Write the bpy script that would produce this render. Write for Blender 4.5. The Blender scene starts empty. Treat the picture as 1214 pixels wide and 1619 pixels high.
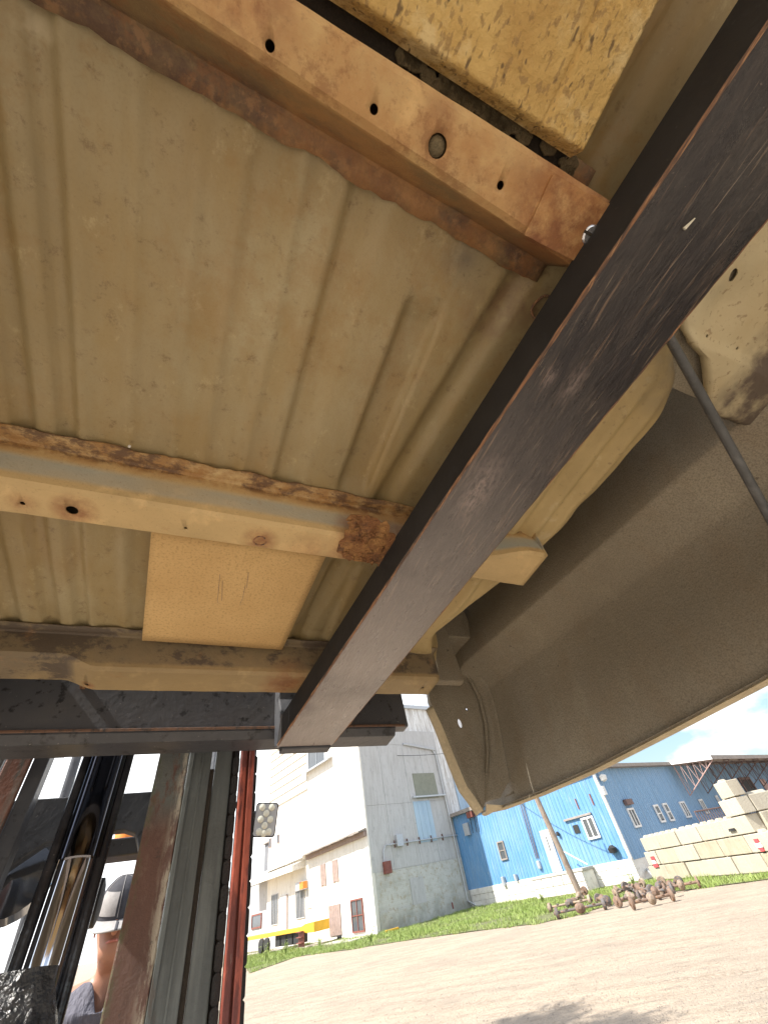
import bpy, bmesh, math, random
from mathutils import Vector, Matrix, noise as mnoise
random.seed(7)
R = math.radians
C = bpy.context.scene.collection
sc = bpy.context.scene

# ---------------------------------------------------------------- camera
F_PX, CX, CY, CAM_H = 638.0, 607.0, 809.5, 1.8      # survey of the view, in units of a 1214 x 1619 sheet
up = Vector((-149, 669.5, -F_PX)).normalized()       # world up seen in camera axes
fw = Vector((0, 0, -1)); yax = (fw - fw.dot(up) * up).normalized(); xax = yax.cross(up)
ROT = Matrix((xax, yax, up))                         # camera axes -> world axes
cam_d = bpy.data.cameras.new('camera'); cam = bpy.data.objects.new('camera', cam_d); C.objects.link(cam)
cam.matrix_world = Matrix.Translation((0, 0, CAM_H)) @ ROT.to_4x4()
cam_d.sensor_fit = 'VERTICAL'; cam_d.sensor_height = 36; cam_d.lens = F_PX / 1619 * 36
cam_d.clip_start = 0.02; cam_d.clip_end = 3000
sc.camera = cam

# ---------------------------------------------------------------- light
SUN_AZ, SUN_EL = -117.0, 48.0                        # compass from +Y clockwise
w = bpy.data.worlds.new('World'); sc.world = w; w.use_nodes = True
nt = w.node_tree; nt.nodes.clear()
N = nt.nodes.new; L = nt.links.new
out = N('ShaderNodeOutputWorld'); bg = N('ShaderNodeBackground'); bg.inputs[1].default_value = 0.095
sky = N('ShaderNodeTexSky'); sky.sky_type = 'NISHITA'; sky.sun_disc = False
sky.sun_elevation = R(SUN_EL); sky.sun_rotation = R(SUN_AZ); sky.air_density = 1.0; sky.dust_density = 1.6; sky.ozone_density = 2.0
tc = N('ShaderNodeTexCoord'); mp = N('ShaderNodeMapping'); mp.inputs['Scale'].default_value = (1, 1, 2.2)
mp.inputs['Location'].default_value = (3.1, .4, .2)
nz = N('ShaderNodeTexNoise'); nz.inputs['Scale'].default_value = 2.6; nz.inputs['Detail'].default_value = 9; nz.inputs['Roughness'].default_value = .55
cr = N('ShaderNodeValToRGB'); cr.color_ramp.elements[0].position = .47; cr.color_ramp.elements[1].position = .60
mx = N('ShaderNodeMix'); mx.data_type = 'RGBA'; mx.inputs['B'].default_value = (10.5, 10.8, 11, 1)
L(tc.outputs['Generated'], mp.inputs[0]); L(mp.outputs[0], nz.inputs['Vector']); 
prev = nz.outputs[0]
for az_, el_, rad, amt in ((-38, 12, .80, .22), (24, 9, .965, .10)):      # cloud banks seen over the yard
    dv = N('ShaderNodeVectorMath'); dv.operation = 'DOT_PRODUCT'; dv.inputs[1].default_value = (math.sin(R(az_)) * math.cos(R(el_)), math.cos(R(az_)) * math.cos(R(el_)), math.sin(R(el_)))
    L(tc.outputs['Generated'], dv.inputs[0]); mr = N('ShaderNodeMapRange'); mr.interpolation_type = 'SMOOTHSTEP'; mr.inputs[1].default_value = rad; mr.inputs[2].default_value = 1; mr.inputs[4].default_value = amt
    L(dv.outputs['Value'], mr.inputs[0]); ad = N('ShaderNodeMath'); ad.operation = 'ADD'; L(prev, ad.inputs[0]); L(mr.outputs[0], ad.inputs[1]); prev = ad.outputs[0]
L(prev, cr.inputs[0]); L(cr.outputs[0], mx.inputs['Factor']); L(sky.outputs[0], mx.inputs['A']); L(mx.outputs['Result'], bg.inputs[0]); L(bg.outputs[0], out.inputs[0])
sd = bpy.data.lights.new('sun', 'SUN'); sd.energy = 4.2; sd.angle = R(.5); sd.color = (1, .95, .87)
sun = bpy.data.objects.new('sun', sd); C.objects.link(sun)
sv = Vector((math.sin(R(SUN_AZ)) * math.cos(R(SUN_EL)), math.cos(R(SUN_AZ)) * math.cos(R(SUN_EL)), math.sin(R(SUN_EL))))
sun.rotation_euler = sv.to_track_quat('Z', 'Y').to_euler(); sun.location = (-20, -10, 30)
sc.view_settings.view_transform = 'Standard'; sc.view_settings.look = 'None'
sc.view_settings.exposure = 1.15; sc.view_settings.gamma = 1; sc.view_settings.use_curve_mapping = False
sc.render.engine = 'CYCLES'
sc.cycles.max_bounces = 10; sc.cycles.diffuse_bounces = 6

# ---------------------------------------------------------------- survey helpers: bearings -> real 3-D points on known planes
def ray(px, py): return (ROT @ Vector((px - CX, -(py - CY), -F_PX))).normalized()
def ground(px, py, z=0.0):
    v = ray(px, py); return v * ((z - CAM_H) / v.z) + Vector((0, 0, CAM_H))
# tilted frame shared by the pickup bed, the forks and the mast (leaning back seven degrees)
FS = ray(2220, 1120); FM = ray(455, 287); FM = (FM - FM.dot(FS) * FS).normalized(); FB = FM.cross(FS).normalized()
BF = Matrix((FS, FB, FM)).transposed().to_4x4(); BF.translation = (0, 0, CAM_H)
def fr(px, py):
    v = ray(px, py); return Vector((v.dot(FS), v.dot(FB), v.dot(FM)))
def bz(px, py, z): q = fr(px, py); return q * (z / q.z)
def by(px, py, y): q = fr(px, py); return q * (y / q.y)
def bx(px, py, x): q = fr(px, py); return q * (x / q.x)
# grid shared by the mill buildings
GA = 46.2
GU = Vector((math.sin(R(GA)), math.cos(R(GA)), 0)); GV = Vector((-math.cos(R(GA)), math.sin(R(GA)), 0))
GF = Matrix((GU, GV, Vector((0, 0, 1)))).transposed().to_4x4()
def gr(px, py): v = ray(px, py); return Vector((v.dot(GU), v.dot(GV), v.z))
def gX(px, py, X): q = gr(px, py); q = q * (X / q.x); return Vector((q.x, q.y, q.z + CAM_H))
def gY(px, py, Y): q = gr(px, py); q = q * (Y / q.y); return Vector((q.x, q.y, q.z + CAM_H))
def c8(x, y): return 380 + x / 3.1947, 1080 + y / 3.1957
def c1(x, y): return 700 + x / 2.362, 1150 + y / 2.362
def c3(x, y): return 1000 + x / 5.673, 1180 + y / 5.671
def c6(x, y): return 380 + x / 5.058, 1330 + y / 5.056
def c2(x, y): return 840 + x / 4.186, 1370 + y / 4.19

# ---------------------------------------------------------------- materials
def clampcol(c): return (c[0], c[1], c[2], 1)
class MT:
    def __init__(s, name, base, rough=.7, metal=0, spec=.5):
        s.m = bpy.data.materials.new(name); s.m.use_nodes = True; s.t = s.m.node_tree
        s.b = s.t.nodes['Principled BSDF']; s.b.inputs['Metallic'].default_value = metal
        s.b.inputs['Roughness'].default_value = rough; s.b.inputs['Specular IOR Level'].default_value = spec
        s.tc = s.t.nodes.new('ShaderNodeTexCoord'); rgb = s.t.nodes.new('ShaderNodeRGB'); rgb.outputs[0].default_value = clampcol(base)
        s.col = rgb.outputs[0]; s.hgt = None; s.rough = None
        s.t.links.new(s.col, s.b.inputs['Base Color'])
    def n(s, t, **k):
        x = s.t.nodes.new(t)
        for a, v in k.items(): setattr(x, a, v)
        return x
    def l(s, a, b): s.t.links.new(a, b)
    def vec(s, scale=(1, 1, 1), rot=(0, 0, 0), loc=(0, 0, 0)):
        m = s.n('ShaderNodeMapping'); m.inputs['Scale'].default_value = scale; m.inputs['Rotation'].default_value = rot; m.inputs['Location'].default_value = loc
        s.l(s.tc.outputs['Object'], m.inputs[0]); return m.outputs[0]
    def noise(s, scale, detail=4, lo=.4, hi=.6, stretch=(1, 1, 1), rough=.6, rot=(0, 0, 0), dist=0, loc=(0, 0, 0)):
        t = s.n('ShaderNodeTexNoise'); t.inputs['Scale'].default_value = scale; t.inputs['Detail'].default_value = detail
        t.inputs['Roughness'].default_value = rough; t.inputs['Distortion'].default_value = dist
        s.l(s.vec(stretch, rot, loc), t.inputs['Vector'])
        return s.rng(t.outputs[0], lo, hi)
    def voro(s, scale, lo, hi, stretch=(1, 1, 1), feature='F1'):
        t = s.n('ShaderNodeTexVoronoi', feature=feature); t.inputs['Scale'].default_value = scale
        s.l(s.vec(stretch), t.inputs['Vector']); return s.rng(t.outputs['Distance'], lo, hi)
    def rng(s, o, lo, hi, a=0, b=1):
        r = s.n('ShaderNodeMapRange'); r.inputs[1].default_value = lo; r.inputs[2].default_value = hi; r.inputs[3].default_value = a; r.inputs[4].default_value = b
        s.l(o, r.inputs[0]); return r.outputs[0]
    def mul(s, a, b, op='MULTIPLY'):
        m = s.n('ShaderNodeMath', operation=op)
        for i, q in enumerate((a, b)):
            if isinstance(q, (int, float)): m.inputs[i].default_value = q
            else: s.l(q, m.inputs[i])
        return m.outputs[0]
    def spot(s, p, r0, r1, scale=(1, 1, 1)):
        v = s.n('ShaderNodeVectorMath', operation='DISTANCE'); s.l(s.vec(scale), v.inputs[0]); v.inputs[1].default_value = [p[i] * scale[i] for i in range(3)]
        return s.rng(v.outputs['Value'], r0, r1, 1, 0)
    def axis(s, ax, lo, hi, a=0, b=1):
        x = s.n('ShaderNodeSeparateXYZ'); s.l(s.tc.outputs['Object'], x.inputs[0]); return s.rng(x.outputs[ax], lo, hi, a, b)
    def mix(s, fac, col, amt=1.0):
        m = s.n('ShaderNodeMix'); m.data_type = 'RGBA'
        f = s.mul(fac, amt) if amt != 1 else fac
        s.l(f, m.inputs['Factor']); s.l(s.col, m.inputs['A']); m.inputs['B'].default_value = clampcol(col)
        s.col = m.outputs['Result']; s.l(s.col, s.b.inputs['Base Color']); return s
    def rmix(s, fac, a, b):
        s.l(s.rng(fac, 0, 1, a, b), s.b.inputs['Roughness']); return s
    def bump(s, h, strength=.3, dist=.01):
        b = s.n('ShaderNodeBump'); b.inputs['Strength'].default_value = strength; b.inputs['Distance'].default_value = dist
        s.l(h, b.inputs['Height'])
        if s.hgt: s.l(s.hgt, b.inputs['Normal'])
        s.hgt = b.outputs[0]; s.l(s.hgt, s.b.inputs['Normal']); return s

def simple(name, col, rough=.7, metal=0, var=.25, scale=8, bump=.15, bd=.01):
    m = MT(name, col, rough, metal)
    m.mix(m.noise(scale, 6, .35, .7), [c * (1 - var) for c in col], .9)
    m.mix(m.noise(scale * 6, 3, .5, .75), [min(1, c * (1 + var)) for c in col], .5)
    if bump: m.bump(m.noise(scale * 10, 4, .3, .7), bump, bd)
    return m.m

# ---- pickup bed metals (object space = tilted frame minus root offset, metres)
OFF = Vector((.05, .35, .2))
def o(p): return (p[0] - OFF[0], p[1] - OFF[1], p[2] - OFF[2])
def m_floor():
    m = MT('dusty_floor_paint', (.385, .315, .178), .58)
    m.mix(m.noise(3, 7, .42, .68, (1, .55, 1), .6), (.225, .17, .08), .85)
    m.mix(m.noise(7, 6, .5, .72, (1, .4, 1), .6, loc=(3, 1, 0)), (.31, .19, .065), .7)
    m.mix(m.noise(9, 5, .48, .7, (1, .35, 1), .55, loc=(7, 1, 0)), (.44, .385, .235), .55)
    m.mix(m.noise(34, 5, .70, .78, rough=.7), (.6, .52, .34), .5)
    m.mix(m.noise(110, 3, .7, .76, loc=(3, 3, 3)), (.22, .15, .08), .5)
    m.mix(m.mul(m.axis(1, -.1, -.62), m.axis(0, .1, -.5)), (.22, .17, .085), .65)  # shade towards the upper left painted into the floor colour
    m.mix(m.noise(22, 6, .42, .62, (.8, .3, 1), .65, loc=(9, 1, 0)), (.33, .24, .10), .6)
    m.mix(m.noise(420, 3, .5, .75), (.22, .16, .08), .25); m.mix(m.noise(46, 8, .56, .66, rough=.8, loc=(5, 5, 2)), (.19, .13, .065), .7); m.mix(m.noise(30, 8, .58, .68, (1, .7, 1), rough=.8, loc=(1, 5, 7)), (.56, .47, .28), .45)
    m.mix(m.mul(m.noise(5.5, 8, .53, .62, rough=.78, loc=(2, 2, 6)), m.axis(1, .25, -.45)), (.30, .17, .05), .45)
    for p, r in (((-.19, -.12, .52), .02), ((-.2, -.02, .52), .012), ((-.13, -.05, .52), .012)):
        m.mix(m.mul(m.spot(o(p), 0, r * 1.6), m.noise(60, 3, .35, .6)), (.66, .58, .4), .8)
    m.mix(m.mul(m.spot(o((.28, .02, .52)), .02, .07), m.noise(30, 4, .4, .6)), (.2, .12, .07), .7)
    m.mix(m.mul(m.spot(o((.205, -.005, .52)), .0, .035), m.noise(20, 3, .2, .6)), (.16, .14, .11), .75)
    m.bump(m.noise(12, 5, .2, .8), .35, .004).bump(m.noise(120, 6, .3, .7, rough=.7), .18, .001)
    m.rmix(m.noise(12, 5, .3, .7), .38, .62)
    return m.m
def m_sill(kind):
    base = {1: (.64, .445, .205), 2: (.60, .44, .215), 3: (.37, .275, .14)}[kind]
    m = MT('dusty_sill_paint_%s' % 'abc'[kind - 1], base, .6)
    m.mix(m.noise(8, 6, .4, .7, (.5, 1, 1)), [c * .72 for c in base], .8)
    m.mix(m.noise(26, 5, .55, .68), [c * 1.25 for c in base], .6)
    if kind == 2:   # cleaner grey-blue paint on the upright web, dust under it
        up_ = m.mul(m.axis(2, .265, .272), m.axis(2, .3, .29))
        m.mix(m.mul(up_, m.noise(5, 4, .2, .5, (.4, 1, 1))), (.37, .395, .36), .95)
        rl = m.mul(m.axis(2, .294, .308), m.noise(26, 8, .34, .54, (.8, 1, 1), .75))
        m.mix(rl, (.36, .20, .07)); m.mix(m.mul(m.axis(2, .303, .31), m.noise(26, 8, .47, .56, (.6, 1, 1), .78)), (.12, .065, .035), .9)
        pts = [((-.17, .406, .453), .008, .03, .8), ((-.222, .407, .453), .003, .02, .6), ((.055, .412, .453), .006, .03, .8), ((.205, .40, .47), .02, .06, 1), ((.27, .42, .455), .03, .09, .9), ((.34, .41, .455), .02, .08, .7), ((.13, .425, .455), .0, .05, .5)]
    elif kind == 1:
        m.mix(m.axis(2, .258, .264), (.17, .115, .055), .85); m.mix(m.mul(m.axis(2, .268, .300), m.noise(18, 8, .36, .55, rough=.75)), (.15, .092, .05), .9)
        m.mix(m.mul(m.axis(2, .3, .31), m.noise(26, 8, .40, .54, rough=.75)), (.11, .062, .038), .95); m.mix(m.mul(m.axis(2, .3, .31), m.noise(70, 6, .52, .6, rough=.7)), (.3, .17, .08), .7)
        pts = [((-.06, -.085, .453), .0, .05, .6), ((.112, -.08, .453), .0, .03, .8), ((.165, -.07, .453), .0, .04, .7), ((.255, -.075, .453), .035, .075, 1.), ((-.04, -.09, .453), .0, .04, .6)]
    else:
        m.mix(m.mul(m.axis(2, .262, .268), m.noise(7, 5, .2, .5)), (.19, .15, .095), .9)
        m.mix(m.mul(m.axis(2, .262, .268), m.noise(14, 8, .47, .53, (.7, 1, 1), .75)), (.09, .07, .055), .9)
        pts = [((.18, .80, .453), .0, .06, 1), ((-.17, .82, .453), .003, .015, .8)]
    rust = m.noise(34, 7, .4, .58, rough=.7)
    rust2 = m.noise(90, 6, .45, .56, rough=.7, loc=(5, 5, 5))
    for p, a, b, am in pts:
        f = m.spot(o(p), a, b)
        m.mix(m.mul(f, m.noise(26, 6, .25, .55, rough=.7)), (.42, .19, .07), am * .8)
        m.mix(m.mul(f, rust), (.2, .07, .03), am * .85)
    m.mix(m.noise(20, 7, .60, .72, rough=.7), (.36, .19, .08), .5)
    if kind == 1: m.mix(m.noise(9, 7, .47, .62, rough=.7, loc=(2, 8, 1)), (.44, .22, .075), .6); m.mix(m.noise(30, 8, .52, .6, rough=.75, loc=(2, 3, 1)), (.26, .12, .045), .6)
    m.mix(m.noise(300, 2, .6, .75), (.2, .12, .06), .3)
    m.bump(m.noise(60, 6, .3, .7), .35, .002).bump(m.noise(400, 3, .3, .7), .2, .0008)
    return m.m
def m_slab():
    m = MT('pitted_yellow_undercoat', (.70, .50, .19), .75)
    m.mix(m.noise(8, 5, .35, .7), (.54, .34, .10), .85)
    m.mix(m.noise(24, 7, .48, .62, rough=.7), (.80, .66, .36), .65); m.mix(m.noise(11, 6, .5, .66, loc=(8, 8, 1)), (.45, .27, .08), .6)
    pit = m.noise(150, 3, .57, .63, (1.2, .7, 1), rough=.5); big = m.noise(105, 2, .63, .69, (1.3, .6, 1), loc=(4, 2, 1))
    m.mix(pit, (.34, .22, .09), .7); m.mix(big, (.15, .10, .05), .85)
    m.bump(m.noise(85, 6, .3, .65), .8, .003).bump(pit, -.5, .0015)
    return m.m
def m_board():
    m = MT('tan_board', (.68, .47, .215), .85)
    m.mix(m.noise(6, 5, .4, .7), (.56, .36, .15), .8); m.mix(m.noise(240, 4, .5, .68), (.42, .26, .10), .7)
    m.mix(m.noise(40, 5, .68, .73), (.3, .19, .09), .8)
    m.bump(m.noise(300, 4, .3, .7), .3, .001); return m.m
def m_skin():
    m = MT('undercoated_skin', (.36, .325, .255), .68)
    m.mix(m.noise(2.2, 6, .38, .66), (.27, .24, .185), .85); m.mix(m.noise(5, 7, .54, .68, (1, 1.6, .6), .7, loc=(6, 2, 2)), (.40, .36, .27), .6); m.mix(m.noise(26, 7, .62, .72, rough=.75, loc=(1, 1, 9)), (.38, .31, .21), .5); m.mix(m.noise(12, 6, .5, .7, (1, 1, .5)), (.29, .235, .165), .6)
    m.mix(m.noise(50, 4, .70, .74), (.1, .08, .06), .8); m.mix(m.noise(160, 2, .66, .74, loc=(3, 1, 4)), (.36, .3, .22), .5)
    m.mix(m.noise(380, 3, .42, .66), (.15, .125, .09), .65)
    m.bump(m.noise(200, 5, .3, .7), .45, .0015).bump(m.noise(9, 5, .2, .8), .25, .004); return m.m
def m_whouse():
    m = MT('dusty_wheelhouse', (.52, .40, .195), .65)
    m.mix(m.noise(5, 6, .4, .68), (.36, .27, .125), .8); m.mix(m.noise(28, 5, .6, .68), (.62, .52, .32), .5)
    m.mix(m.mul(m.spot(o((.585, -.0, .52)), .01, .085), m.noise(14, 5, .25, .55)), (.10, .10, .10), .85)
    m.mix(m.noise(90, 4, .62, .7), (.24, .17, .09), .5)
    m.bump(m.noise(120, 5, .3, .7), .3, .0015); return m.m
def m_gusset():
    m = MT('speckled_gusset', (.66, .58, .38), .65)
    m.mix(m.noise(9, 5, .4, .7), (.55, .44, .25), .7); m.mix(m.noise(110, 4, .58, .66), (.3, .2, .12), .6)
    m.mix(m.mul(m.axis(0, .61, .655), m.noise(20, 6, .3, .55)), (.10, .075, .07), .9)
    m.mix(m.mul(m.spot(o((.56, -.09, .5)), .005, .03), m.noise(20, 6, .3, .6)), (.3, .28, .2), .6)
    m.bump(m.noise(120, 5, .3, .7), .3, .0015); return m.m
def of(p): return (p[0] + .1, p[1] - 1.25, p[2] + 1.6)
def m_fork():
    m = MT('worn_black_fork_painted_sheen', (.022, .019, .022), .42, .0, .6)
    m.mix(m.noise(9, 7, .42, .68, (2.2, .7, 2), .65), (.042, .037, .036), .8)
    m.mix(m.noise(26, 7, .5, .72, (3.4, .5, 3), .7, loc=(2, 1, 5)), (.10, .08, .068), .6)
    m.mix(m.noise(18, 7, .54, .66, (2, .8, 2), .7, loc=(7, 1, 5)), (.02, .018, .02), .8)
    m.mix(m.noise(60, 5, .6, .66, (3, .12, 3), .6, rot=(0, 0, R(-5)), loc=(1, 1, 2)), (.22, .15, .105), .7); m.mix(m.noise(90, 4, .63, .68, (3, .15, 3), .6, rot=(0, 0, R(-7)), loc=(6, 1, 2)), (.36, .28, .2), .5)
    m.mix(m.noise(330, 3, .66, .74), (.34, .29, .24), .4)
    for p, r in (((bz(868, 596, .4)), .011), ((bz(905, 608, .4)), .016), ((bz(745, 795, .4)), .026), ((bz(765, 760, .4)), .03)):
        m.mix(m.mul(m.spot(of(p), 0, r * 1.5, (1.5, .8, 1)), m.noise(120, 7, .42, .56, (1.6, .6, 1), .7)), (.32, .25, .23), .6)
    for q_, wd in ((.385, .0007), (.352, .0005)):    # long thin scratches, slightly off the fork's own direction
        x = m.n('ShaderNodeSeparateXYZ'); m.l(m.tc.outputs['Object'], x.inputs[0])
        ln = m.mul(m.mul(x.outputs[1], .0886), x.outputs[0], 'ADD'); ln = m.mul(m.mul(ln, -(q_ + .1 - .0886 * 1.25), 'ADD'), 1, 'MULTIPLY'); ln = m.mul(ln, 0, 'ABSOLUTE') if False else ln
        ab = m.n('ShaderNodeMath', operation='ABSOLUTE'); m.l(ln, ab.inputs[0])
        m.mix(m.mul(m.rng(ab.outputs[0], wd, 0), m.noise(16, 4, .42, .6, (1, 1, 1))), (.42, .34, .27), .8)
    m.mix(m.mul(m.spot(of((.26, .90, .4)), .02, .10), m.noise(110, 5, .58, .62, (1.5, .8, 1))), (.02, .012, .012), .9)
    m.mix(m.mul(m.axis(1, -1.2, -.55), m.noise(5, 4, .0, .5)), (.43, .39, .37), .9)  # grey towards the heel: sheen of the bright ground painted into the colour
    m.bump(m.noise(150, 6, .35, .75, (1.6, .45, 1), .6), .45, .002).bump(m.noise(38, 6, .45, .8, (1.6, .6, 1)), .5, .003)
    m.rmix(m.noise(30, 5, .35, .65, (2, .6, 2)), .24, .46)
    return m.m
def m_rust_edge():
    m = MT('bare_rusty_edge', (.3, .15, .075), .6); m.mix(m.noise(40, 6, .4, .6, (6, .4, 6)), (.06, .045, .04), .9)
    m.mix(m.noise(60, 6, .55, .62, (6, .5, 6), loc=(3, 4, 1)), (.5, .28, .14), .7); m.bump(m.noise(200, 4, .3, .7), .4, .001); return m.m
def m_black(nm='grimy_black_paint', col=(.058, .062, .072), rough=.42, dust=.3):
    m = MT(nm, col, rough)
    m.mix(m.noise(9, 6, .45, .7), (.12, .12, .125), dust * 2); m.mix(m.noise(45, 6, .58, .66), (.02, .02, .022), .8)
    m.mix(m.noise(130, 4, .68, .72), (.5, .48, .45), dust)
    m.bump(m.noise(50, 6, .4, .7), .22, .0015); return m.m
def m_rail(nm, col, rust, amt, rough=.5):
    m = MT(nm, col, rough); m.mix(m.noise(6, 5, .35, .65, (4, 4, .5)), [c * .6 for c in col], .8)
    m.mix(m.noise(9, 7, .5 - amt * .25, .56 - amt * .2, (3, 3, .7), .65), rust, .9)
    m.mix(m.noise(60, 5, .68, .76, (2, 2, .3)), (.35, .33, .29), .5)
    m.mix(m.noise(12, 6, .5, .66, (4, 4, .3), loc=(1, 4, 2)), [c * 1.45 for c in col], .6)
    m.bump(m.noise(70, 5, .3, .7), .3, .002); return m.m

M = {}
M['floor'] = m_floor(); M['sill1'] = m_sill(1); M['sill2'] = m_sill(2); M['sill3'] = m_sill(3)
M['slab'] = m_slab(); M['board'] = m_board(); M['skin'] = m_skin(); M['wh'] = m_whouse(); M['gus'] = m_gusset()
M['fork'] = m_fork(); M['forkside'] = m_black('darker_black_fork_flank', (.014, .013, .013), .75, .04); M['edge'] = m_rust_edge(); M['black'] = m_black()  # fork flanks get a darker black than the underside
M['blackgloss'] = m_black('glossy_oily_black', (.02, .02, .024), .16, .15)
M['darkmirror'] = MT('dark_mirror_barrel', (.10, .10, .115), .07, 1.0).m; M['polish'] = MT('polished_dark_rod', (.62, .62, .66), .05, 1.0).m; M['oily'] = m_black('crinkled_oily_grease', (.018, .02, .022), .2, .3);
m_ = M['oily'].node_tree; b_ = m_.nodes.new('ShaderNodeBump'); n_ = m_.nodes.new('ShaderNodeTexNoise'); n_.inputs['Scale'].default_value = 95; n_.inputs['Detail'].default_value = 6; t_ = m_.nodes.new('ShaderNodeTexCoord'); b_.inputs['Strength'].default_value = 1; b_.inputs['Distance'].default_value = .012
m_.links.new(t_.outputs['Object'], n_.inputs['Vector']); m_.links.new(n_.outputs[0], b_.inputs['Height']); m_.links.new(b_.outputs[0], m_.nodes['Principled BSDF'].inputs['Normal'])
M['rod'] = MT('chrome_rod', (.55, .57, .6), .12, 1.0).m
M['railL'] = m_rail('worn_dark_rail', (.10, .12, .11), (.17, .07, .045), .35)
M['railB'] = None
def m_railb():
    m = MT('rust_brown_rail', (.155, .08, .058), .6); m.mix(m.noise(7, 6, .42, .66, (2, 2, .8), .65), (.10, .055, .042), .85); m.mix(m.noise(14, 7, .52, .66, (2, 2, .8), .7, loc=(3, 3, 1)), (.235, .15, .115), .7)
    m.mix(m.mul(m.axis(2, 1.93, 1.99), m.noise(14, 7, .36, .44, (2, 2, .7), .7)), (.14, .15, .135), .95)
    m.mix(m.mul(m.axis(0, .105, .124), m.noise(20, 7, .46, .54, (3, 3, .6), .75)), (.46, .41, .32), .85)
    m.mix(m.mul(m.axis(0, .078, .060), m.noise(40, 6, .48, .56, (2, 2, .8), .7)), (.10, .12, .05), .7)
    m.mix(m.noise(55, 6, .62, .68, rough=.7), (.07, .05, .04), .7); m.bump(m.noise(60, 7, .3, .7, rough=.7), .5, .003); return m.m
M['railB'] = m_railb()
M['railG'] = m_rail('grey_green_rail', (.14, .155, .15), (.10, .085, .07), -.5, .45)
M['red'] = m_rail('faded_red_paint', (.42, .10, .06), (.12, .03, .025), .12)
M['rubber'] = simple('black_rubber', (.03, .03, .03), .7, 0, .4, 20, .3)
M['lightlip'] = simple('cream_dust_and_sunlit_tip', (.62, .53, .36), .7, 0, .25, 30, .3, .002)
M['flake'] = simple('old_undercoat_flake', (.20, .16, .09), .9, 0, .45, 40, .6, .004)
M['weared'] = m_rail('worn_dull_edge', (.07, .06, .055), (.2, .11, .07), .4); M['dark'] = simple('matt_dark', (.05, .04, .03), .9, 0, .4, 60, .5, .002)
M['zinc'] = MT('zinc_bolt', (.75, .78, .85), .25, .9).m
M['steelrod'] = m_rail('grey_steel_rod', (.11, .115, .12), (.16, .15, .14), -.4, .4)

def ground_mat():
    m = MT('pale_gravel_dirt', (.46, .365, .27), .95)
    m.mix(m.noise(.35, 6, .4, .65, (1, 1, 1)), (.33, .275, .215), .8); m.mix(m.noise(.9, 7, .45, .65, (.6, 1.3, 1), .6, (0, 0, R(-15))), (.49, .40, .305), .6)
    m.mix(m.noise(2.2, 7, .52, .64, (.5, 1.4, 1), .6, (0, 0, R(-22)), loc=(4, 3, 0)), (.28, .225, .17), .55)
    m.mix(m.noise(14, 6, .5, .68), (.27, .22, .17), .6); m.mix(m.noise(48, 3, .62, .7), (.55, .5, .43), .6); m.mix(m.noise(30, 3, .68, .72, loc=(3, 2, 1)), (.16, .13, .1), .6)
    for lo_, hi_, off_ in ((0, 1, 0), (0, 1, 7.3)):     # tyre tracks sweeping across the yard
        wv = m.n('ShaderNodeTexWave', wave_type='RINGS', rings_direction='SPHERICAL'); wv.inputs['Scale'].default_value = .33; wv.inputs['Distortion'].default_value = 2.2; wv.inputs['Detail'].default_value = 3; wv.inputs['Detail Scale'].default_value = .5
        m.l(m.vec((1, 1, 0), (0, 0, 0), (18 + off_, 30 + off_ * 2, 0)), wv.inputs['Vector'])
        tr_ = m.mul(m.rng(wv.outputs['Fac'], .72, .92), m.noise(.5, 5, .42, .6, loc=(off_, 0, 0)))
        m.mix(tr_, (.30, .235, .17), .6); m.mix(m.mul(tr_, m.noise(9, 5, .45, .6)), (.52, .44, .35), .5)
    m.bump(m.noise(25, 8, .3, .7), .8, .03).bump(m.noise(3, 6, .3, .7, (.4, 1.4, 1), rot=(0, 0, R(-18))), .6, .08); return m.m
def m_white(nm, col, stain, amt, sx=(3, 3, .3)):
    m = MT(nm, col, .8); m.mix(m.noise(1.2, 6, .45, .7, sx), stain, amt); m.mix(m.noise(5, 6, .55, .65, sx), [c * .8 for c in stain], amt * .8)
    m.mix(m.noise(2.2, 7, .58, .62, rough=.7), [c * .7 for c in col], .5); m.bump(m.noise(12, 5, .3, .7), .2, .02); return m.m
M['ground'] = ground_mat()
M['white'] = m_white('chalky_white_wall', (.78, .76, .71), (.58, .52, .42), .45)
M['whitepeel'] = m_white('peeling_white_wall', (.72, .73, .73), (.38, .34, .30), .9)
M['greywall'] = m_white('grey_white_siding', (.50, .50, .50), (.38, .37, .36), .6)
M['darkgrey'] = m_white('dark_grey_siding', (.22, .23, .25), (.18, .18, .19), .5)
def m_block():
    m = MT('painted_block_masonry', (.55, .55, .52), .85)
    bt = m.n('ShaderNodeTexBrick'); bt.inputs['Scale'].default_value = 1; bt.inputs['Brick Width'].default_value = .4; bt.inputs['Row Height'].default_value = .2; bt.inputs['Mortar Size'].default_value = .012
    bt.inputs['Color1'].default_value = (1, 1, 1, 1); bt.inputs['Color2'].default_value = (.9, .9, .9, 1); bt.inputs['Mortar'].default_value = (0, 0, 0, 1)
    s = m.n('ShaderNodeSeparateXYZ'); m.l(m.tc.outputs['Object'], s.inputs[0]); c = m.n('ShaderNodeCombineXYZ'); m.l(m.mul(s.outputs[0], s.outputs[1], 'ADD'), c.inputs[0]); m.l(s.outputs[2], c.inputs[1]); m.l(c.outputs[0], bt.inputs['Vector'])
    m.mix(m.noise(1.1, 6, .45, .65), (.42, .42, .38), .8); m.mix(m.noise(3.5, 7, .54, .6, rough=.7), (.40, .34, .24), .7); m.mix(m.mul(m.axis(2, 1.3, .2), m.noise(1.5, 5, .3, .6)), (.27, .27, .23), .8)
    m.bump(bt.outputs['Color'], .5, .015); return m.m
M['block'] = m_block()
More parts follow.
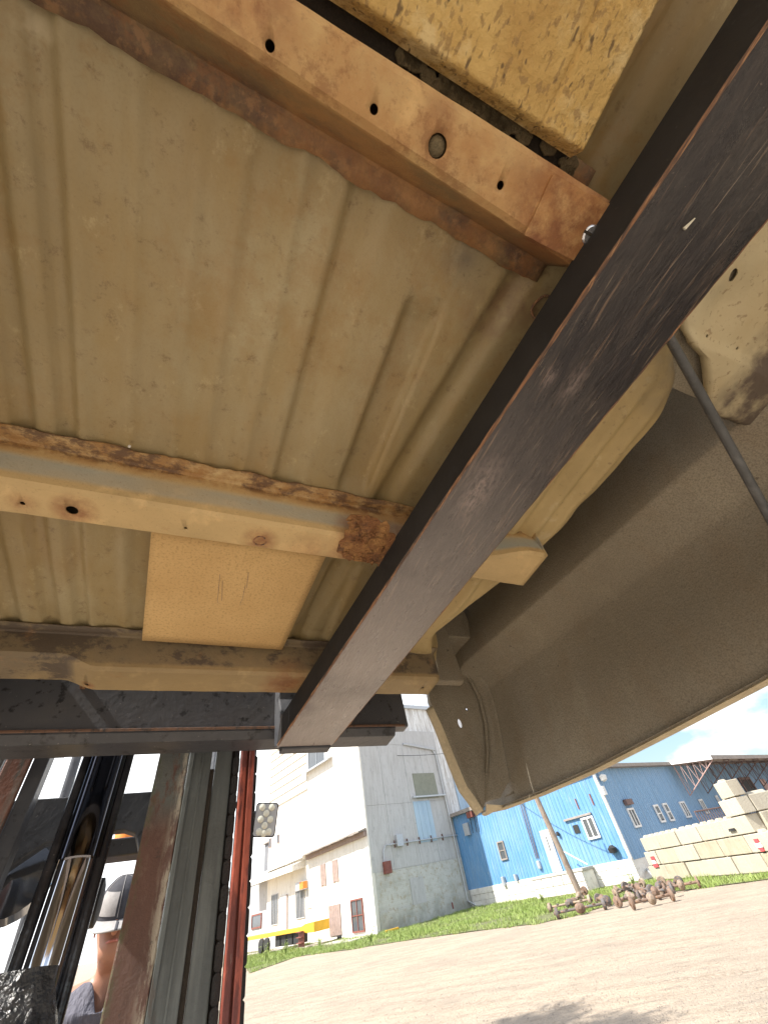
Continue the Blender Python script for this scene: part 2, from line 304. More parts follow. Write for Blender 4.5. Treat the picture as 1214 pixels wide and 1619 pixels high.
def m_blue(nm, col, a):
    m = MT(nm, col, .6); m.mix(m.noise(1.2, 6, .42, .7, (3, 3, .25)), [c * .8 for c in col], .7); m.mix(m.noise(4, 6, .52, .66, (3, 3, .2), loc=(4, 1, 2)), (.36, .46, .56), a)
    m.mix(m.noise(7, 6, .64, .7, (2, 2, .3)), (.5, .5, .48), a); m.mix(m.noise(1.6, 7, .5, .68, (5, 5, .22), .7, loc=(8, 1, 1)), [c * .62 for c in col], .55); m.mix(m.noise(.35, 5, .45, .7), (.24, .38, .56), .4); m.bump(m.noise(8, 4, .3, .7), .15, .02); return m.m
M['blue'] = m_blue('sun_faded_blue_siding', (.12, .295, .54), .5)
M['blueshade'] = m_blue('blue_siding_shade_side', (.20, .355, .54), .5)  # second copy of the blue, tone of the shaded wall painted in
M['lightblue'] = m_blue('light_blue_panel', (.42, .55, .66), .3)
M['stone'] = m_white('whitewashed_stone', (.76, .73, .67), (.50, .44, .36), .45, (1, 1, 1))
M['roof'] = simple('weathered_roof_edge', (.33, .29, .26), .8, 0, .4, 4, .3)
M['trim'] = simple('white_trim', (.78, .78, .76), .6, 0, .15, 6, 0)
M['glass'] = MT('dark_window_glass', (.09, .10, .11), .08).m
M['brown'] = simple('brown_boards', (.34, .26, .23), .8, 0, .35, 5, .2)
M['redbrown'] = simple('red_brown_metal', (.24, .08, .06), .6, 0, .4, 7, .2)
M['pinktruss'] = simple('faded_red_steel', (.50, .33, .29), .7, 0, .3, 8, .2)
M['rusttruss'] = simple('rusty_brown_steel', (.20, .13, .115), .7, 0, .4, 8, .2)
M['galv'] = simple('galvanised_pipe', (.52, .54, .56), .4, .4, .2, 10, 0)
M['pole'] = MT('weathered_pole', (.30, .24, .19), .9); pm = M['pole']; pm.mix(pm.noise(6, 6, .4, .65, (6, 6, .3)), (.15, .11, .085), .9); pm.mix(pm.noise(9, 6, .5, .65, (6, 6, .4), loc=(2, 2, 2)), (.42, .36, .3), .7); pm.bump(pm.noise(14, 6, .3, .7, (5, 5, .3)), .6, .02); M['pole'] = pm.m
def m_conc():
    m = MT('cast_concrete_block', (.40, .35, .255), .9); m.mix(m.noise(1.4, 6, .42, .68), (.34, .28, .19), .8); m.mix(m.noise(3, 6, .5, .65, (2, 2, .4)), (.48, .43, .33), .6)
    m.mix(m.noise(3, 6, .54, .66, (2, 2, .35), loc=(2, 3, 1)), (.30, .24, .17), .65)
    oi = m.n('ShaderNodeObjectInfo'); m.mix(oi.outputs['Random'], (.52, .49, .42), .55); m.bump(m.noise(20, 6, .3, .7), .4, .02); return m.m
M['conc'] = m_conc()
M['yellow'] = simple('yellow_machine_paint', (.75, .42, .03), .5, 0, .2, 4, 0)
M['orange'] = simple('orange_plastic', (.85, .25, .03), .4, 0, .1, 4, 0)
M['leaf'] = MT('grass_blade', (.22, .31, .065), .6); gm = M['leaf']; gm.mix(gm.noise(.8, 4, .4, .65), (.27, .33, .09), .9); gm.mix(gm.noise(6, 3, .5, .7), (.3, .33, .12), .6); M['leaf'] = gm.m
M['soil'] = simple('grassy_soil', (.16, .17, .07), .95, 0, .4, 2, .5, .05)
def m_axle(nm, col):
    m = MT(nm, col, .75); m.mix(m.noise(7, 6, .4, .65), (.13, .09, .07), .8); m.mix(m.noise(12, 6, .55, .65, loc=(1, 2, 3)), (.36, .19, .1), .7); m.bump(m.noise(30, 5, .3, .7), .5, .01); return m.m
M['ax1'] = m_axle('rusty_axle', (.21, .14, .10)); M['ax2'] = m_axle('greasy_grey_axle', (.12, .115, .115)); M['ax3'] = m_axle('pale_dirty_axle', (.34, .27, .2))
M['skinp'] = MT('mottled_skin', (.40, .20, .13), .5); M['skinp'].mix(M['skinp'].noise(30, 4, .4, .7), (.42, .19, .12), .6); M['skinp'] = M['skinp'].m  # skin tone with slight reddish mottling
M['shirt'] = MT('grey_tshirt', (.085, .085, .11), .9); q = M['shirt']; q.mix(q.noise(8, 4, .4, .7), (.19, .185, .22), .7); q.bump(q.noise(9, 3, .3, .7, (3, 3, .6)), .5, .02); M['shirt'] = q.m
M['jeans'] = simple('dark_denim', (.06, .08, .13), .9, 0, .2, 30, .2)
M['capd'] = simple('dark_cap_cloth', (.055, .055, .065), .9, 0, .3, 60, .2, .002)
M['capl'] = simple('light_grey_cap_cloth', (.36, .34, .33), .9, 0, .25, 60, .2, .002)
M['lens'] = MT('clear_lamp_lens', (.75, .73, .6), .15).m
M['hose'] = simple('oily_hose', (.035, .035, .038), .35, 0, .5, 30, .4, .004)
M['red_sign'] = simple('red_print', (.65, .08, .09), .6, 0, .1, 3, 0)
M['soilstone'] = simple('dusty_stone', (.33, .28, .23), .95, 0, .4, 5, .2); M['yard'] = simple('concrete_slab', (.48, .45, .4), .9, 0, .25, 2, .3)

# ---------------------------------------------------------------- mesh helpers
class MB:
    def __init__(s): s.v = []; s.f = []; s.sm = []
    def add(s, vs, fs, smooth=False):
        k = len(s.v); s.v += [tuple(p) for p in vs]; s.f += [tuple(i + k for i in f) for f in fs]; s.sm += [smooth] * len(fs); return s
    def box(s, a, b, mat=None):
        (x0, y0, z0), (x1, y1, z1) = [min(p) for p in zip(a, b)], [max(p) for p in zip(a, b)]
        vs = [(x, y, z) for x in (x0, x1) for y in (y0, y1) for z in (z0, z1)]
        if mat is not None: vs = [mat @ Vector(p) for p in vs]
        return s.add(vs, [(0, 1, 3, 2), (4, 6, 7, 5), (0, 4, 5, 1), (2, 3, 7, 6), (0, 2, 6, 4), (1, 5, 7, 3)])
    def prism(s, poly, vec, smooth=False):
        n = len(poly); vec = Vector(vec); p = [Vector(q) for q in poly]; vs = p + [q + vec for q in p]
        return s.add(vs, [tuple(range(n))[::-1], tuple(range(n, 2 * n))] + [(i, (i + 1) % n, (i + 1) % n + n, i + n) for i in range(n)], smooth)
    def grid(s, rows, smooth=True, closed=False):
        m = len(rows[0]); vs = [p for r in rows for p in r]; fs = []
        for i in range(len(rows) - 1):
            for j in range(m if closed else m - 1):
                k = (j + 1) % m; fs.append((i * m + j, i * m + k, (i + 1) * m + k, (i + 1) * m + j))
        return s.add(vs, fs, smooth)
    def tube(s, pts, r, n=10, caps=True, smooth=True):
        pts = [Vector(p) for p in pts]; rs = r if isinstance(r, (list, tuple)) else [r] * len(pts); rows = []
        ref = Vector((.13, .21, .97))
        for i, p in enumerate(pts):
            t = (pts[min(i + 1, len(pts) - 1)] - pts[max(i - 1, 0)]).normalized()
            if abs(t.dot(ref)) > .95: ref = Vector((1, .1, .05))
            a = t.cross(ref).normalized(); b = t.cross(a)
            rows.append([p + (a * math.cos(q) + b * math.sin(q)) * rs[i] for q in [2 * math.pi * k / n for k in range(n)]])
        s.grid(rows, smooth, True)
        if caps: s.add(rows[0], [tuple(range(n))]); s.add(rows[-1], [tuple(range(n))[::-1]])
        return s
    def lathe(s, prof, n=20, mat=None, sx=1, sy=1):
        rows = []
        for r, z in prof:
            row = [Vector((r * math.cos(q) * sx, r * math.sin(q) * sy, z)) for q in [2 * math.pi * k / n for k in range(n)]]
            rows.append([mat @ p for p in row] if mat is not None else row)
        s.grid(rows, True, True); s.add(rows[0], [tuple(range(n))[::-1]]); s.add(rows[-1], [tuple(range(n))]); return s
def mesh_obj(name, mb, mat, parent=None, off=None, bevel=0, solid=0, sub=0, label=None, sharp=40, kind=None):
    me = bpy.data.meshes.new(name)
    off = off if off is not None else (Vector(parent['_off']) if parent is not None and '_off' in parent else Vector((0, 0, 0)))
    me.from_pydata([(p[0] - off[0], p[1] - off[1], p[2] - off[2]) for p in mb.v], [], mb.f)
    me.polygons.foreach_set('use_smooth', mb.sm)
    bm = bmesh.new(); bm.from_mesh(me); bmesh.ops.remove_doubles(bm, verts=bm.verts, dist=1e-6); bmesh.ops.recalc_face_normals(bm, faces=bm.faces); bm.to_mesh(me); bm.free()
    if any(mb.sm): me.set_sharp_from_angle(angle=R(sharp))
    if mat is not None: me.materials.append(mat)
    ob = bpy.data.objects.new(name, me); C.objects.link(ob)
    if parent is not None: ob.parent = parent
    if solid: md = ob.modifiers.new('solid', 'SOLIDIFY'); md.thickness = solid; md.offset = 0
    if bevel: md = ob.modifiers.new('bevel', 'BEVEL'); md.width = bevel; md.segments = 2; md.limit_method = 'ANGLE'; md.angle_limit = R(50)
    if sub: md = ob.modifiers.new('sub', 'SUBSURF'); md.levels = sub; md.render_levels = sub
    if label: ob['label'] = label
    if kind: ob['kind'] = kind
    return ob
def thing(name, label, cat, frame=None, off=(0, 0, 0), group=None):
    e = bpy.data.objects.new(name, None); C.objects.link(e); e.empty_display_size = .2
    fm = frame if frame is not None else Matrix.Identity(4)
    e.matrix_world = fm @ Matrix.Translation(off); e['_off'] = list(off); e['label'] = label; e['category'] = cat
    if group: e['group'] = group
    return e
def tag(ob, label, cat, group=None):
    ob['label'] = label; ob['category'] = cat
    if group: ob['group'] = group
    return ob
def cut(ob, cutters):
    """drill real holes: boolean, then keep the drilled mesh"""
    cs = []
    for mb in cutters:
        c = mesh_obj('drill', mb, None, off=Vector((0, 0, 0))); c.parent = ob.parent
        off = Vector(ob.parent['_off'])
        for v in c.data.vertices: v.co -= off
        cs.append(c); md = ob.modifiers.new('cut', 'BOOLEAN'); md.operation = 'DIFFERENCE'; md.solver = 'EXACT'; md.object = c
    bpy.context.view_layer.update()
    dg = bpy.context.evaluated_depsgraph_get(); me = bpy.data.meshes.new_from_object(ob.evaluated_get(dg))
    ob.modifiers.clear(); ob.data = me
    for c in cs: bpy.data.objects.remove(c)
def nz3(x, y, z=0, s=1): return mnoise.noise(Vector((x * s, y * s, z * s)))
def frange(a, b, n): return [a + (b - a) * i / (n - 1) for i in range(n)]
def lerp_tab(tab, t):
    tab = sorted(tab)
    if t <= tab[0][0]: return tab[0][1]
    for (a, va), (b, vb) in zip(tab, tab[1:]):
        if t <= b: return va + (vb - va) * (t - a) / (b - a)
    return tab[-1][1]
def sstep(a, b, x): t = max(0, min(1, (x - a) / (b - a))); return t * t * (3 - 2 * t)

# ================================================================ GROUND, ROAD DIRT
gmb = MB()
def gh(x, y): return .05 * nz3(x, y, 0, .12) + .015 * nz3(x, y, 2, .6) - .02
xs = [-1500, -400, -120] + frange(-60, 60, 97) + [120, 400, 1500]
ys = [-1500, -400, -100] + frange(-30, 90, 97) + [150, 400, 1500]
gmb.grid([[(x, y, gh(x, y)) for x in xs] for y in ys])
g = mesh_obj('ground', gmb, M['ground']); g['kind'] = 'structure'

# ================================================================ PICKUP BED
bed = thing('pickup_bed', 'dirty tan underside of a pickup truck bed resting on black forks overhead', 'truck bed', BF, OFF)
FLZ = .520
RIBS = [(-.36, .02, .008), (-.30, .018, .008), (-.243, .016, .009), (-.198, .014, .009), (-.155, .026, .004), (-.105, .03, .005), (-.06, .024, .0035), (-.016, .03, .006), (.028, .016, .003), (-.42, .02, .008), (-.5, .02, .008)]
def rib(x, y):
    """floor height above the nominal plane, metres; ribs run the length of the bed"""
    h = 0
    for c_, w2, am in RIBS:
        d = abs(x - c_ - .004 * nz3(y, c_, 0, 3)); h += am * (1 - sstep(w2 * .35, w2, d))
    h += .008 * (sstep(.056, .062, x) - sstep(.080, .105, x))                   # crease right of the ribs
    fade = sstep(.052, .066, y) - sstep(.325, .35, y)
    h += .015 * (sstep(.152, .163, x) - sstep(.198, .207, x)) * fade
    h += .010 * (sstep(.19, .20, x) - sstep(.243, .257, x)) * (sstep(.49, .505, y) - sstep(.73, .745, y))
    e = .27 - .115 * y
    h += .010 * sstep(e - .016, e, x) - .010 * sstep(e + .008, e + .03, x)    # crease beside the side flange
    return h + .0016 * nz3(x, y, 0, 14)
XE = [(-1.3, .63), (-.14, .56), (-.03, .548), (-.018, .56), (.004, .612), (.07, .648), (.187, .642), (.235, .639), (.262, .628), (.31, .634), (.345, .628), (.372, .618), (.44, .612),
      (.50, .582), (.55, .563), (.60, .548), (.655, .527), (.69, .519), (.72, .53), (.76, .56), (.80, .585), (.87, .6)]
xs = frange(-.85, .42, 300); ys = frange(-1.2, .875, 130)
fmb = MB(); fmb.grid([[(x, y, FLZ + rib(x, y)) for x in xs] for y in ys])
mesh_obj('floor_pan', fmb, M['floor'], bed, sharp=80)
# side flange and wheelhouse skin right of the floor pan, lip rolled upward at its wavy edge
smb = MB(); rows = []
for y in frange(-.035, .875, 220):
    xe = sum(lerp_tab(XE, y + q_) for q_ in (-.018, -.009, 0, .009, .018)) / 5 + .001 * nz3(y, 0, 0, 30); row = []
    for k in range(41):
        t = k / 40; x = .42 + (xe - .42) * t; d = (xe - x)
        z = FLZ + (.0003 if k == 0 else 0) - .012 * sstep(.0, .07, x - .42) * sstep(.0, .05, d) * sstep(.8, .72, y) + .006 * math.sin((x - .42) / .045 * 2 * math.pi) * sstep(.02, .06, d) * sstep(-.02, .1, y) * sstep(.66, .55, y)
        z += .05 * (1 - sstep(-.002, .035, d)) ** 2 + .001 * nz3(x, y, 1, 20)
        row.append((x, y, z))
    for q in (.03, .08, .2, .48): row.append((xe + .004, y, FLZ + .05 + q))
    rows.append(row)
smb.grid(rows); mesh_obj('wheelhouse', smb, M['wh'], bed, sharp=80)
# floor continues behind the fork tip
mb = MB(); mb.grid([[(x, y, FLZ + .0003 + .002 * nz3(x, y, 0, 9)) for x in frange(.42, .54, 8)] for y in frange(-1.2, -.035, 30)]); mesh_obj('floor_flange', mb, M['floor'], bed)
# walls of the bed above the floor (closes the box so no light leaks through)
mb = MB(); mb.box((-.9, .876, .515), (.69, .90, 1.05)); mesh_obj('headboard', mb, M['skin'], bed, bevel=.004)
mb = MB(); mb.box((.335, .901, .57), (.66, .986, .612)); mb.box((.335, .901, .613), (.66, .999, .79)); mb.box((.335, .901, .791), (.66, .998, 1.05)); mesh_obj('added_sun_block', mb, M['skin'], bed, bevel=.004)  # boxes added to block sun from reaching the end panel
mb = MB(); mb.box((.661, .901, .68), (.81, .999, 1.05)); mesh_obj('added_corner_sun_block', mb, M['skin'], bed, bevel=.004)  # box added to keep sun off the bedside corner
mb = MB(); mb.box((-.88, -1.22, .53), (-.85, .87, 1.05)); mesh_obj('inner_wall', mb, M['skin'], bed)
mb = MB(); mb.box((-.85, -1.25, .53), (.84, -1.22, 1.05)); mesh_obj('tailgate', mb, M['skin'], bed)
mb = MB(); mb.box((.64, -1.2, .57), (.655, -.05, 1.05)); mesh_obj('inner_wall', mb, M['skin'], bed)
mb = MB(); mb.box((.48, -1.2, 1.052), (.86, 1.09, 1.077)); mb.box((-1.06, -1.2, 1.05), (-.84, 1.09, 1.075)); mesh_obj('top_rail', mb, M['skin'], bed, bevel=.006)

# --- cross sills: pressed hat sections
def sill(name, mat, x0, x1, prof, dz=lambda x: 0, holes=(), n=160, wob=.004, flare=None, label=None):
    """prof(x) -> list of (y, z); wobble eats the outer flange edges"""
    rows = []
    for x in frange(x0, x1, n):
        p = prof(x); m = len(p); row = []
        for i, (y, z) in enumerate(p):
            if i in (0, m - 1): y += (wob * nz3(x, i, 0, 22) + wob * .6 * nz3(x, i, 3, 70)) * (1 if i else -1); z += .003 * abs(nz3(x, i, 5, 18))
            else: y += .0006 * nz3(x, i, 1, 25); z += .0006 * nz3(x, i, 2, 25)
            row.append((x, y, z))
        rows.append(row)
    mb = MB(); mb.grid(rows); ob = mesh_obj(name, mb, mat, bed, solid=.0022, sharp=25, label=label)
    cut(ob, [MB().tube([(hx, hy, .40), (hx, hy, .49)], r, 16) for hx, hy, r in holes]) if holes else None
    return ob
def hat(yb0, yb1, yf0, yf1, zb=.453, zt=.5165, fl=.022, r=.005):
    return [(yf0 - fl, zt), (yf0 - .004, zt), (yf0, zt - .003), (yb0 - .001, zb + r), (yb0 + r * .8, zb), (yb0 + r * 2, zb - .0003), (yb1 - r * 2, zb - .0003), (yb1 - r * .8, zb), (yb1 + .001, zb + r), (yf1, zt - .003), (yf1 + .004, zt), (yf1 + fl, zt)]
def P1(x): return hat(-.0985, -.0665 + (x + .093) * .061, -.106, -.0545 + (x + .19) * .022 + (x + .093) * .02)
H1 = [(bz(427, 73, .453), .0035), (bz(591, 173, .453), .0035), (bz(691, 231, .453), .0085), (bz(790, 293, .453), .0035)]
s1 = sill('sill', M['sill1'], -.8, .30, P1, holes=[(p.x, p.y, r) for p, r in H1], wob=.005, label='orange rusty sill nearest the fork tip')
def P2(x):
    e = sstep(.42, .52, x)
    return hat(.378 - .030 * e, .4275 + .003 * e, .366 - .016 * e, .44, .453 + .0 * e)
H2 = [(bz(37, 795, .453), .0028), (bz(115, 806, .453), .0068), (bz(294, 834, .453), .0022)]
s2 = sill('sill', M['sill2'], -.8, .548, P2, holes=[(p.x, p.y, r) for p, r in H2], wob=.004, label='grey sided middle sill with deep rust beside the fork')
# pressed end cap of the middle sill
mb = MB(); mb.prism([(.549, .348, .455), (.549, .430, .455), (.545, .45, .505), (.540, .335, .515)], (.0025, 0, 0)); mesh_obj('end_cap', mb, M['sill2'], s2, off=OFF)
def P3(x):
    j = .018 * sstep(-.155, -.215, x)
    return hat(.764 - .006 * sstep(-.16, -.2, x), .834, .757, .845, .453 + j, .5165)
s3 = sill('sill', M['sill3'], -.8, .532, P3, holes=[(bz(137, 1083, .453).x, .819, .004), (bz(668, 1087, .453).x, .80, .004)], wob=.003, label='brown stained sill next to the forklift carriage')
# rust-through patch plates
def patch(pts, z, mat, name, parent, th=.0022, seed=0, jag=.0025):
    poly = []
    n = len(pts)
    for i in range(n):
        a = Vector(pts[i]); b = Vector(pts[(i + 1) % n]); k = max(2, int((b - a).length / .007))
        for j in range(k):
            q = a.lerp(b, j / k); poly.append((q.x + jag * nz3(q.x, q.y, seed, 90), q.y + jag * nz3(q.x, q.y, seed + 5, 90), z))
    return mesh_obj(name, MB().prism(poly, (0, 0, -th)), mat, parent, off=OFF)
def P2d(pts, z): return [(bz(x, y, z).x, bz(x, y, z).y) for x, y in pts]
m = MT('flaking_rust', (.26, .115, .045), .85); m.mix(m.noise(24, 8, .44, .6, rough=.8), (.46, .25, .09), .85); m.mix(m.noise(26, 8, .52, .6, loc=(3, 2, 2), rough=.75), (.12, .06, .035), .8); m.bump(m.noise(90, 7, .3, .7), .9, .005); M['flakerust'] = m.m
m = MT('orange_rust_plate', (.44, .21, .09), .75); m.mix(m.noise(25, 7, .42, .6), (.3, .11, .05), .9); m.mix(m.noise(40, 7, .55, .6, loc=(3, 2, 2)), (.5, .33, .17), .8); m.bump(m.noise(90, 7, .3, .7), .6, .003); M['rustplate'] = m.m
patch(P2d([(872, 276), (962, 322), (915, 417), (828, 371)], .4515), .4515, M['sill1'], 'rust_plate', s1, .0018, 3, .0012)
pp = patch(P2d([(556, 812), (600, 818), (630, 850), (612, 896), (560, 884), (535, 873)], .4515), .4515, M['flakerust'], 'rust_scab', s2, .002, 1, .011)
for i in range(26):   # curled rust scales
    px, py = random.uniform(545, 612), random.uniform(812, 892); p = bz(px, py, .449); a = random.uniform(0, 6.3); r = random.uniform(.003, .009)
    rows = [[(p.x + r * u * math.cos(a) - r * v * .7 * math.sin(a) + .001 * nz3(u, v, i, 3), p.y + r * u * math.sin(a) + r * v * .7 * math.cos(a), .4495 - .0035 * (u * u) * random.uniform(.2, 1) + .001 * nz3(u, v, i, 2)) for u in (-1, -.4, .3, 1)] for v in (-1, 0, .9)]
    mesh_obj('rust_scale', MB().grid(rows), M['flakerust'], s2, off=OFF, solid=.0012)
# weld ring and drain ring under the middle sill
for (px, py, rr, par, zz) in ((411, 855, .0085, s2, .4515), (858, 487, .014, None, .516)):
    p = bz(px, py, zz); pts = [(p.x + rr * math.cos(a) * (1 + .1 * math.sin(3 * a)), p.y + rr * math.sin(a), zz) for a in frange(0, 5.6, 22)]
    mesh_obj('weld_ring', MB().tube(pts, .0012 if par else .0018, 6), M['edge'], par or bed, off=OFF)
pts = [(p.x, p.y, .5155)]
# plug in the big hole and bolt by the fork
p = bz(691, 229, .455); mesh_obj('plug', MB().lathe([(.0001, .452), (.004, .4525), (.0075, .455), (.008, .459)], 18, Matrix.Translation((p.x, p.y + .001, 0))), M['flake'], s1, off=OFF)
p = bz(932, 372, .452); bo = mesh_obj('bolt_head', MB().lathe([(.0001, .4475), (.008, .448), (.011, .4515), (.0115, .456)], 20, Matrix.Translation((p.x, p.y, 0))), M['zinc'], s1, off=OFF)
mesh_obj('slot', MB().box((p.x - .011, p.y - .0012, .4468), (p.x + .011, p.y + .0012, .4478)), M['dark'], s1, off=OFF)

# --- pitted shield panel, upper right
sz = .475; c = bz(921, 251, sz)
def slab_pt(x, y): return (x, y, sz + .0015 * nz3(x, y, 0, 20) + .018 * (1 - sstep(0, .006, c.x - x)) ** 2 + .018 * (1 - sstep(0, .006, c.y - y + .0)) ** 2)
xs = frange(-.7, c.x - .012, 60) + frange(c.x - .010, c.x + .0005, 8); ys = frange(-1.15, c.y - .012, 60) + frange(c.y - .010, c.y + .0005, 8)
pa = bz(855, 205, sz); pb = bz(1010, -120, sz)
def slab_z(x, y):
    p = list(slab_pt(x, y)); ln = pa.x + (pb.x - pa.x) * (y - pa.y) / (pb.y - pa.y); d = x - ln
    p[2] += .003 * math.exp(-(d / .0022) ** 2) - .0015 * sstep(-.002, .002, d); return tuple(p)
xs2 = sorted(set(xs + [ (pa.x + (pb.x - pa.x) * t) + dd for t in (0, .25, .5) for dd in (-.004, -.002, 0, .002, .004)]))
mesh_obj('shield_panel', MB().grid([[slab_z(x, y) for x in xs2] for y in ys]), M['slab'], bed, sharp=80)
# dark sheet in the gap, and flakes, between sill and shield
mesh_obj('gap_sheet', MB().grid([[(x, y, .505 + .004 * nz3(x, y, 0, 40)) for x in frange(-.6, .255, 120)] for y in frange(-.16, -.1, 10)]), M['dark'], bed)
for i in range(34):
    t = random.random(); px = 640 + 190 * random.random() if i < 24 else random.uniform(560, 930); py = 90 + (px - 640) * .655 + random.uniform(-12, 14)
    p = bz(px, py, .497); a = random.uniform(0, 6.3); k = random.uniform(.005, .012)
    poly = [(p.x + k * (1 + .4 * nz3(i, j, 0, 3)) * math.cos(a + j * 1.05), p.y * 1 + k * .8 * (1 + .4 * nz3(j, i, 2, 3)) * math.sin(a + j * 1.05), .499 + .004 * nz3(i, j, 1, 2)) for j in range(6)]
    mesh_obj('undercoat_flake', MB().prism(poly, (0, 0, .004)), M['flake'], bed, bevel=.001)
# ---- tan board tucked between sills
q = [bz(240, 838, .497), bz(225, 1012, .497), bz(446, 1027, .497), bz(516, 878, .497)]
rows = []
for i in range(14):
    t = i / 13; a = q[0].lerp(q[1], t); b = q[3].lerp(q[2], t); rows.append([(lambda r_: (r_.x, r_.y + .0008 * nz3(r_.x, r_.y, 0, 30), .4975 + .001 * nz3(r_.x, r_.y, 0, 10)))(a.lerp(b, j / 19)) for j in range(20)])
bd = mesh_obj('tan_board', MB().grid(rows), M['board'], bed, solid=.003, label='clean tan board tucked between two sills')
for pts_ in (((348, 908), (346, 930), (344, 953)), ((352, 918), (351, 950)), ((344, 953), (350, 955)), ((388, 925), (384, 945), (379, 957)), ((393, 905), (390, 930)), ((380, 957), (386, 954))):    # faint rubbed lines
    mesh_obj('rubbed_mark', MB().tube([bz(x, y, .4958) for x, y in pts_], .0003, 4), M['brown'], bd, off=OFF)
p = bz(205, 706, .512); mesh_obj('rivet', MB().lathe([(.0001, -.002), (.0016, -.001), (.002, .001)], 8, Matrix.Translation((p.x, p.y, .512))), M['trim'], s2, off=OFF)

# --- outer bedside skin seen from inside
BOT = [(-1.2, .165), (-.2, .185), (.307, .197), (.5, .208), (.677, .219), (.85, .236), (1.0, .255), (1.055, .266), (1.09, .268)]
def skx(z, y):
    x = .782 + .004 * math.sin(y * 3)
    zt = .503 + .13 * max(-.1, min(.95, y))
    k = max(0, min(1, (z - zt + .085) / .085)); ku = max(0, min(1, (z - zt) / .05))
    x += .058 * sstep(.22, zt - .08, z) - .060 * (k * k * (1.6 - .6 * k)) + .045 * sstep(zt + .004, zt + .22, z)
    x -= .006 * sstep(.95, 1.09, y)
    return x
rows = []
for y in frange(-1.2, 1.09, 90):
    zt_ = .503 + .13 * max(-.1, min(.95, y)); zb = lerp_tab(BOT, y); row = [(skx(zb, y) - .016, y, zb + .004), (skx(zb, y) - .012, y, zb), (skx(zb, y) - .003, y, zb - .001), (skx(zb, y), y, zb + .004)]
    row += [(skx(z, y) + .0012 * nz3(y, z, 0, 9), y, z) for z in [zb + .004 + (zt_ - .09 - zb - .004) * (k / 22) for k in range(1, 23)] + [zt_ - .09 + .1 * k / 26 for k in range(1, 27)] + [zt_ + .01 + (1.04 - zt_) * k / 20 for k in range(1, 21)]]; rows.append(row)
skin = mesh_obj('bedside_panel', MB().grid(rows), M['skin'], bed, solid=.0016, sharp=50)
rows = []
for y in frange(-1.2, 1.09, 40):
    zb = lerp_tab(BOT, y); rows.append([(-.2 - skx(z, y), y, z) for z in [zb + (1.05 - zb) * (k / 20) for k in range(21)]])
mesh_obj('bedside_panel', MB().grid(rows), M['skin'], bed, solid=.0016)
# rolled bottom lip with pale dust
rows = []
for y in frange(-1.2, 1.085, 80):
    zb = lerp_tab(BOT, y) - .0025; x = skx(zb, y) - .009; rows.append([(x + .0105 * math.cos(a), y, zb + .004 * math.sin(a)) for a in [2 * math.pi * k / 8 for k in range(8)]])
mesh_obj('hem', MB().grid(rows, True, True), M['lightlip'], skin, off=OFF)
# --- end panel: faces the camera, folded lip on its free edge
EL = [by(x, y, 1.0) for x, y in ((672, 1040), (680, 1108), (700, 1150), (720, 1200), (738, 1243), (752, 1262), (764, 1282))]
ER = [by(x, y, 1.0) for x, y in ((712, 1000), (735, 1060), (758, 1105), (768, 1145), (771, 1190), (768, 1235), (768, 1268))]
def poly_at(tab, t):
    k = t * (len(tab) - 1); i = min(int(k), len(tab) - 2); return tab[i].lerp(tab[i + 1], k - i)
rows = []
for i in range(61):
    t = i / 60; a = poly_at(EL, t); b = poly_at(ER, t); row = [Vector((a.x - .001, 1.014, a.z)), Vector((a.x, 1.002, a.z))]
    for j in range(1, 25): u = j / 24; p = a.lerp(b, u); row.append(Vector((p.x, 1.0 + .004 * sstep(.0, .25, u) + .003 * nz3(p.x, p.z, 0, 9), p.z)))
    row.append(Vector((b.x + .004, .996, b.z))); row.append(Vector((b.x + .009, .992, b.z + .001)))
    xs_ = skx(b.z, .95) - .002
    for u in (.25, .5, .75, 1.0): row.append(Vector((b.x + .009 + (xs_ - b.x - .009) * (1 - (1 - u) ** 1.6), .992 + -.03 * u * u - .0 * t, b.z + .002)))
    rows.append(row)
ep = mesh_obj('end_panel', MB().grid(rows), M['skin'], bed, solid=.0016, sharp=50)
hx = by(727.5, 1143, 1.0); 
hole = MB(); hole.prism([(hx.x + .0062 * math.cos(a), .96, hx.z + .0125 * math.sin(a)) for a in [2 * math.pi * k / 18 for k in range(18)]], (0, .09, 0))
s_ = by(790, 1192, 1.02); slot = MB(); slot.box((s_.x - .0045, .9, s_.z - .010), (s_.x + .0035, 1.07, s_.z + .010))
hs = [hole, slot]
for (px, py) in ((724, 1078), (738, 1121)): p = by(px, py, 1.0); hs.append(MB().tube([(p.x, .96, p.z), (p.x, 1.04, p.z)], .003, 10))
wd = [by(x, y, 1.02) for x, y in ((798, 1224), (797, 1262), (779, 1272))]
wedge = MB(); wedge.prism([(p.x, .9, p.z) for p in wd], (0, .17, 0)); hs.append(wedge)
cut(ep, hs)
rows = []
for i in range(41):
    t = i / 40; a = poly_at(EL, t); n_ = poly_at(EL, min(1, t + .02)) - poly_at(EL, max(0, t - .02)); n_ = Vector((-n_.z, 0, n_.x)).normalized() * -1
    if t < .18: continue
    rows.append([(a.x + n_.x * .001, 1.003, a.z + n_.z * .001), (a.x - .002 * 1, .999, a.z), (a.x - .010 - .004 * math.sin(t * 3), 1.004, a.z - .003), (a.x - .016 - .005 * math.sin(t * 3), 1.012, a.z - .006)])
mesh_obj('folded_lip', MB().grid(rows), M['lightlip'], ep, off=OFF, solid=.0015)
mesh_obj('sunlit_corner_tip', MB().prism([(.716, .992, .262), (.745, .985, .256), (.778, 1.0, .258), (.779, 1.03, .262), (.722, 1.01, .252)], (0, .003, -.004)), M['lightlip'], ep, off=OFF)  # cream colour stands in for direct sun on the tip
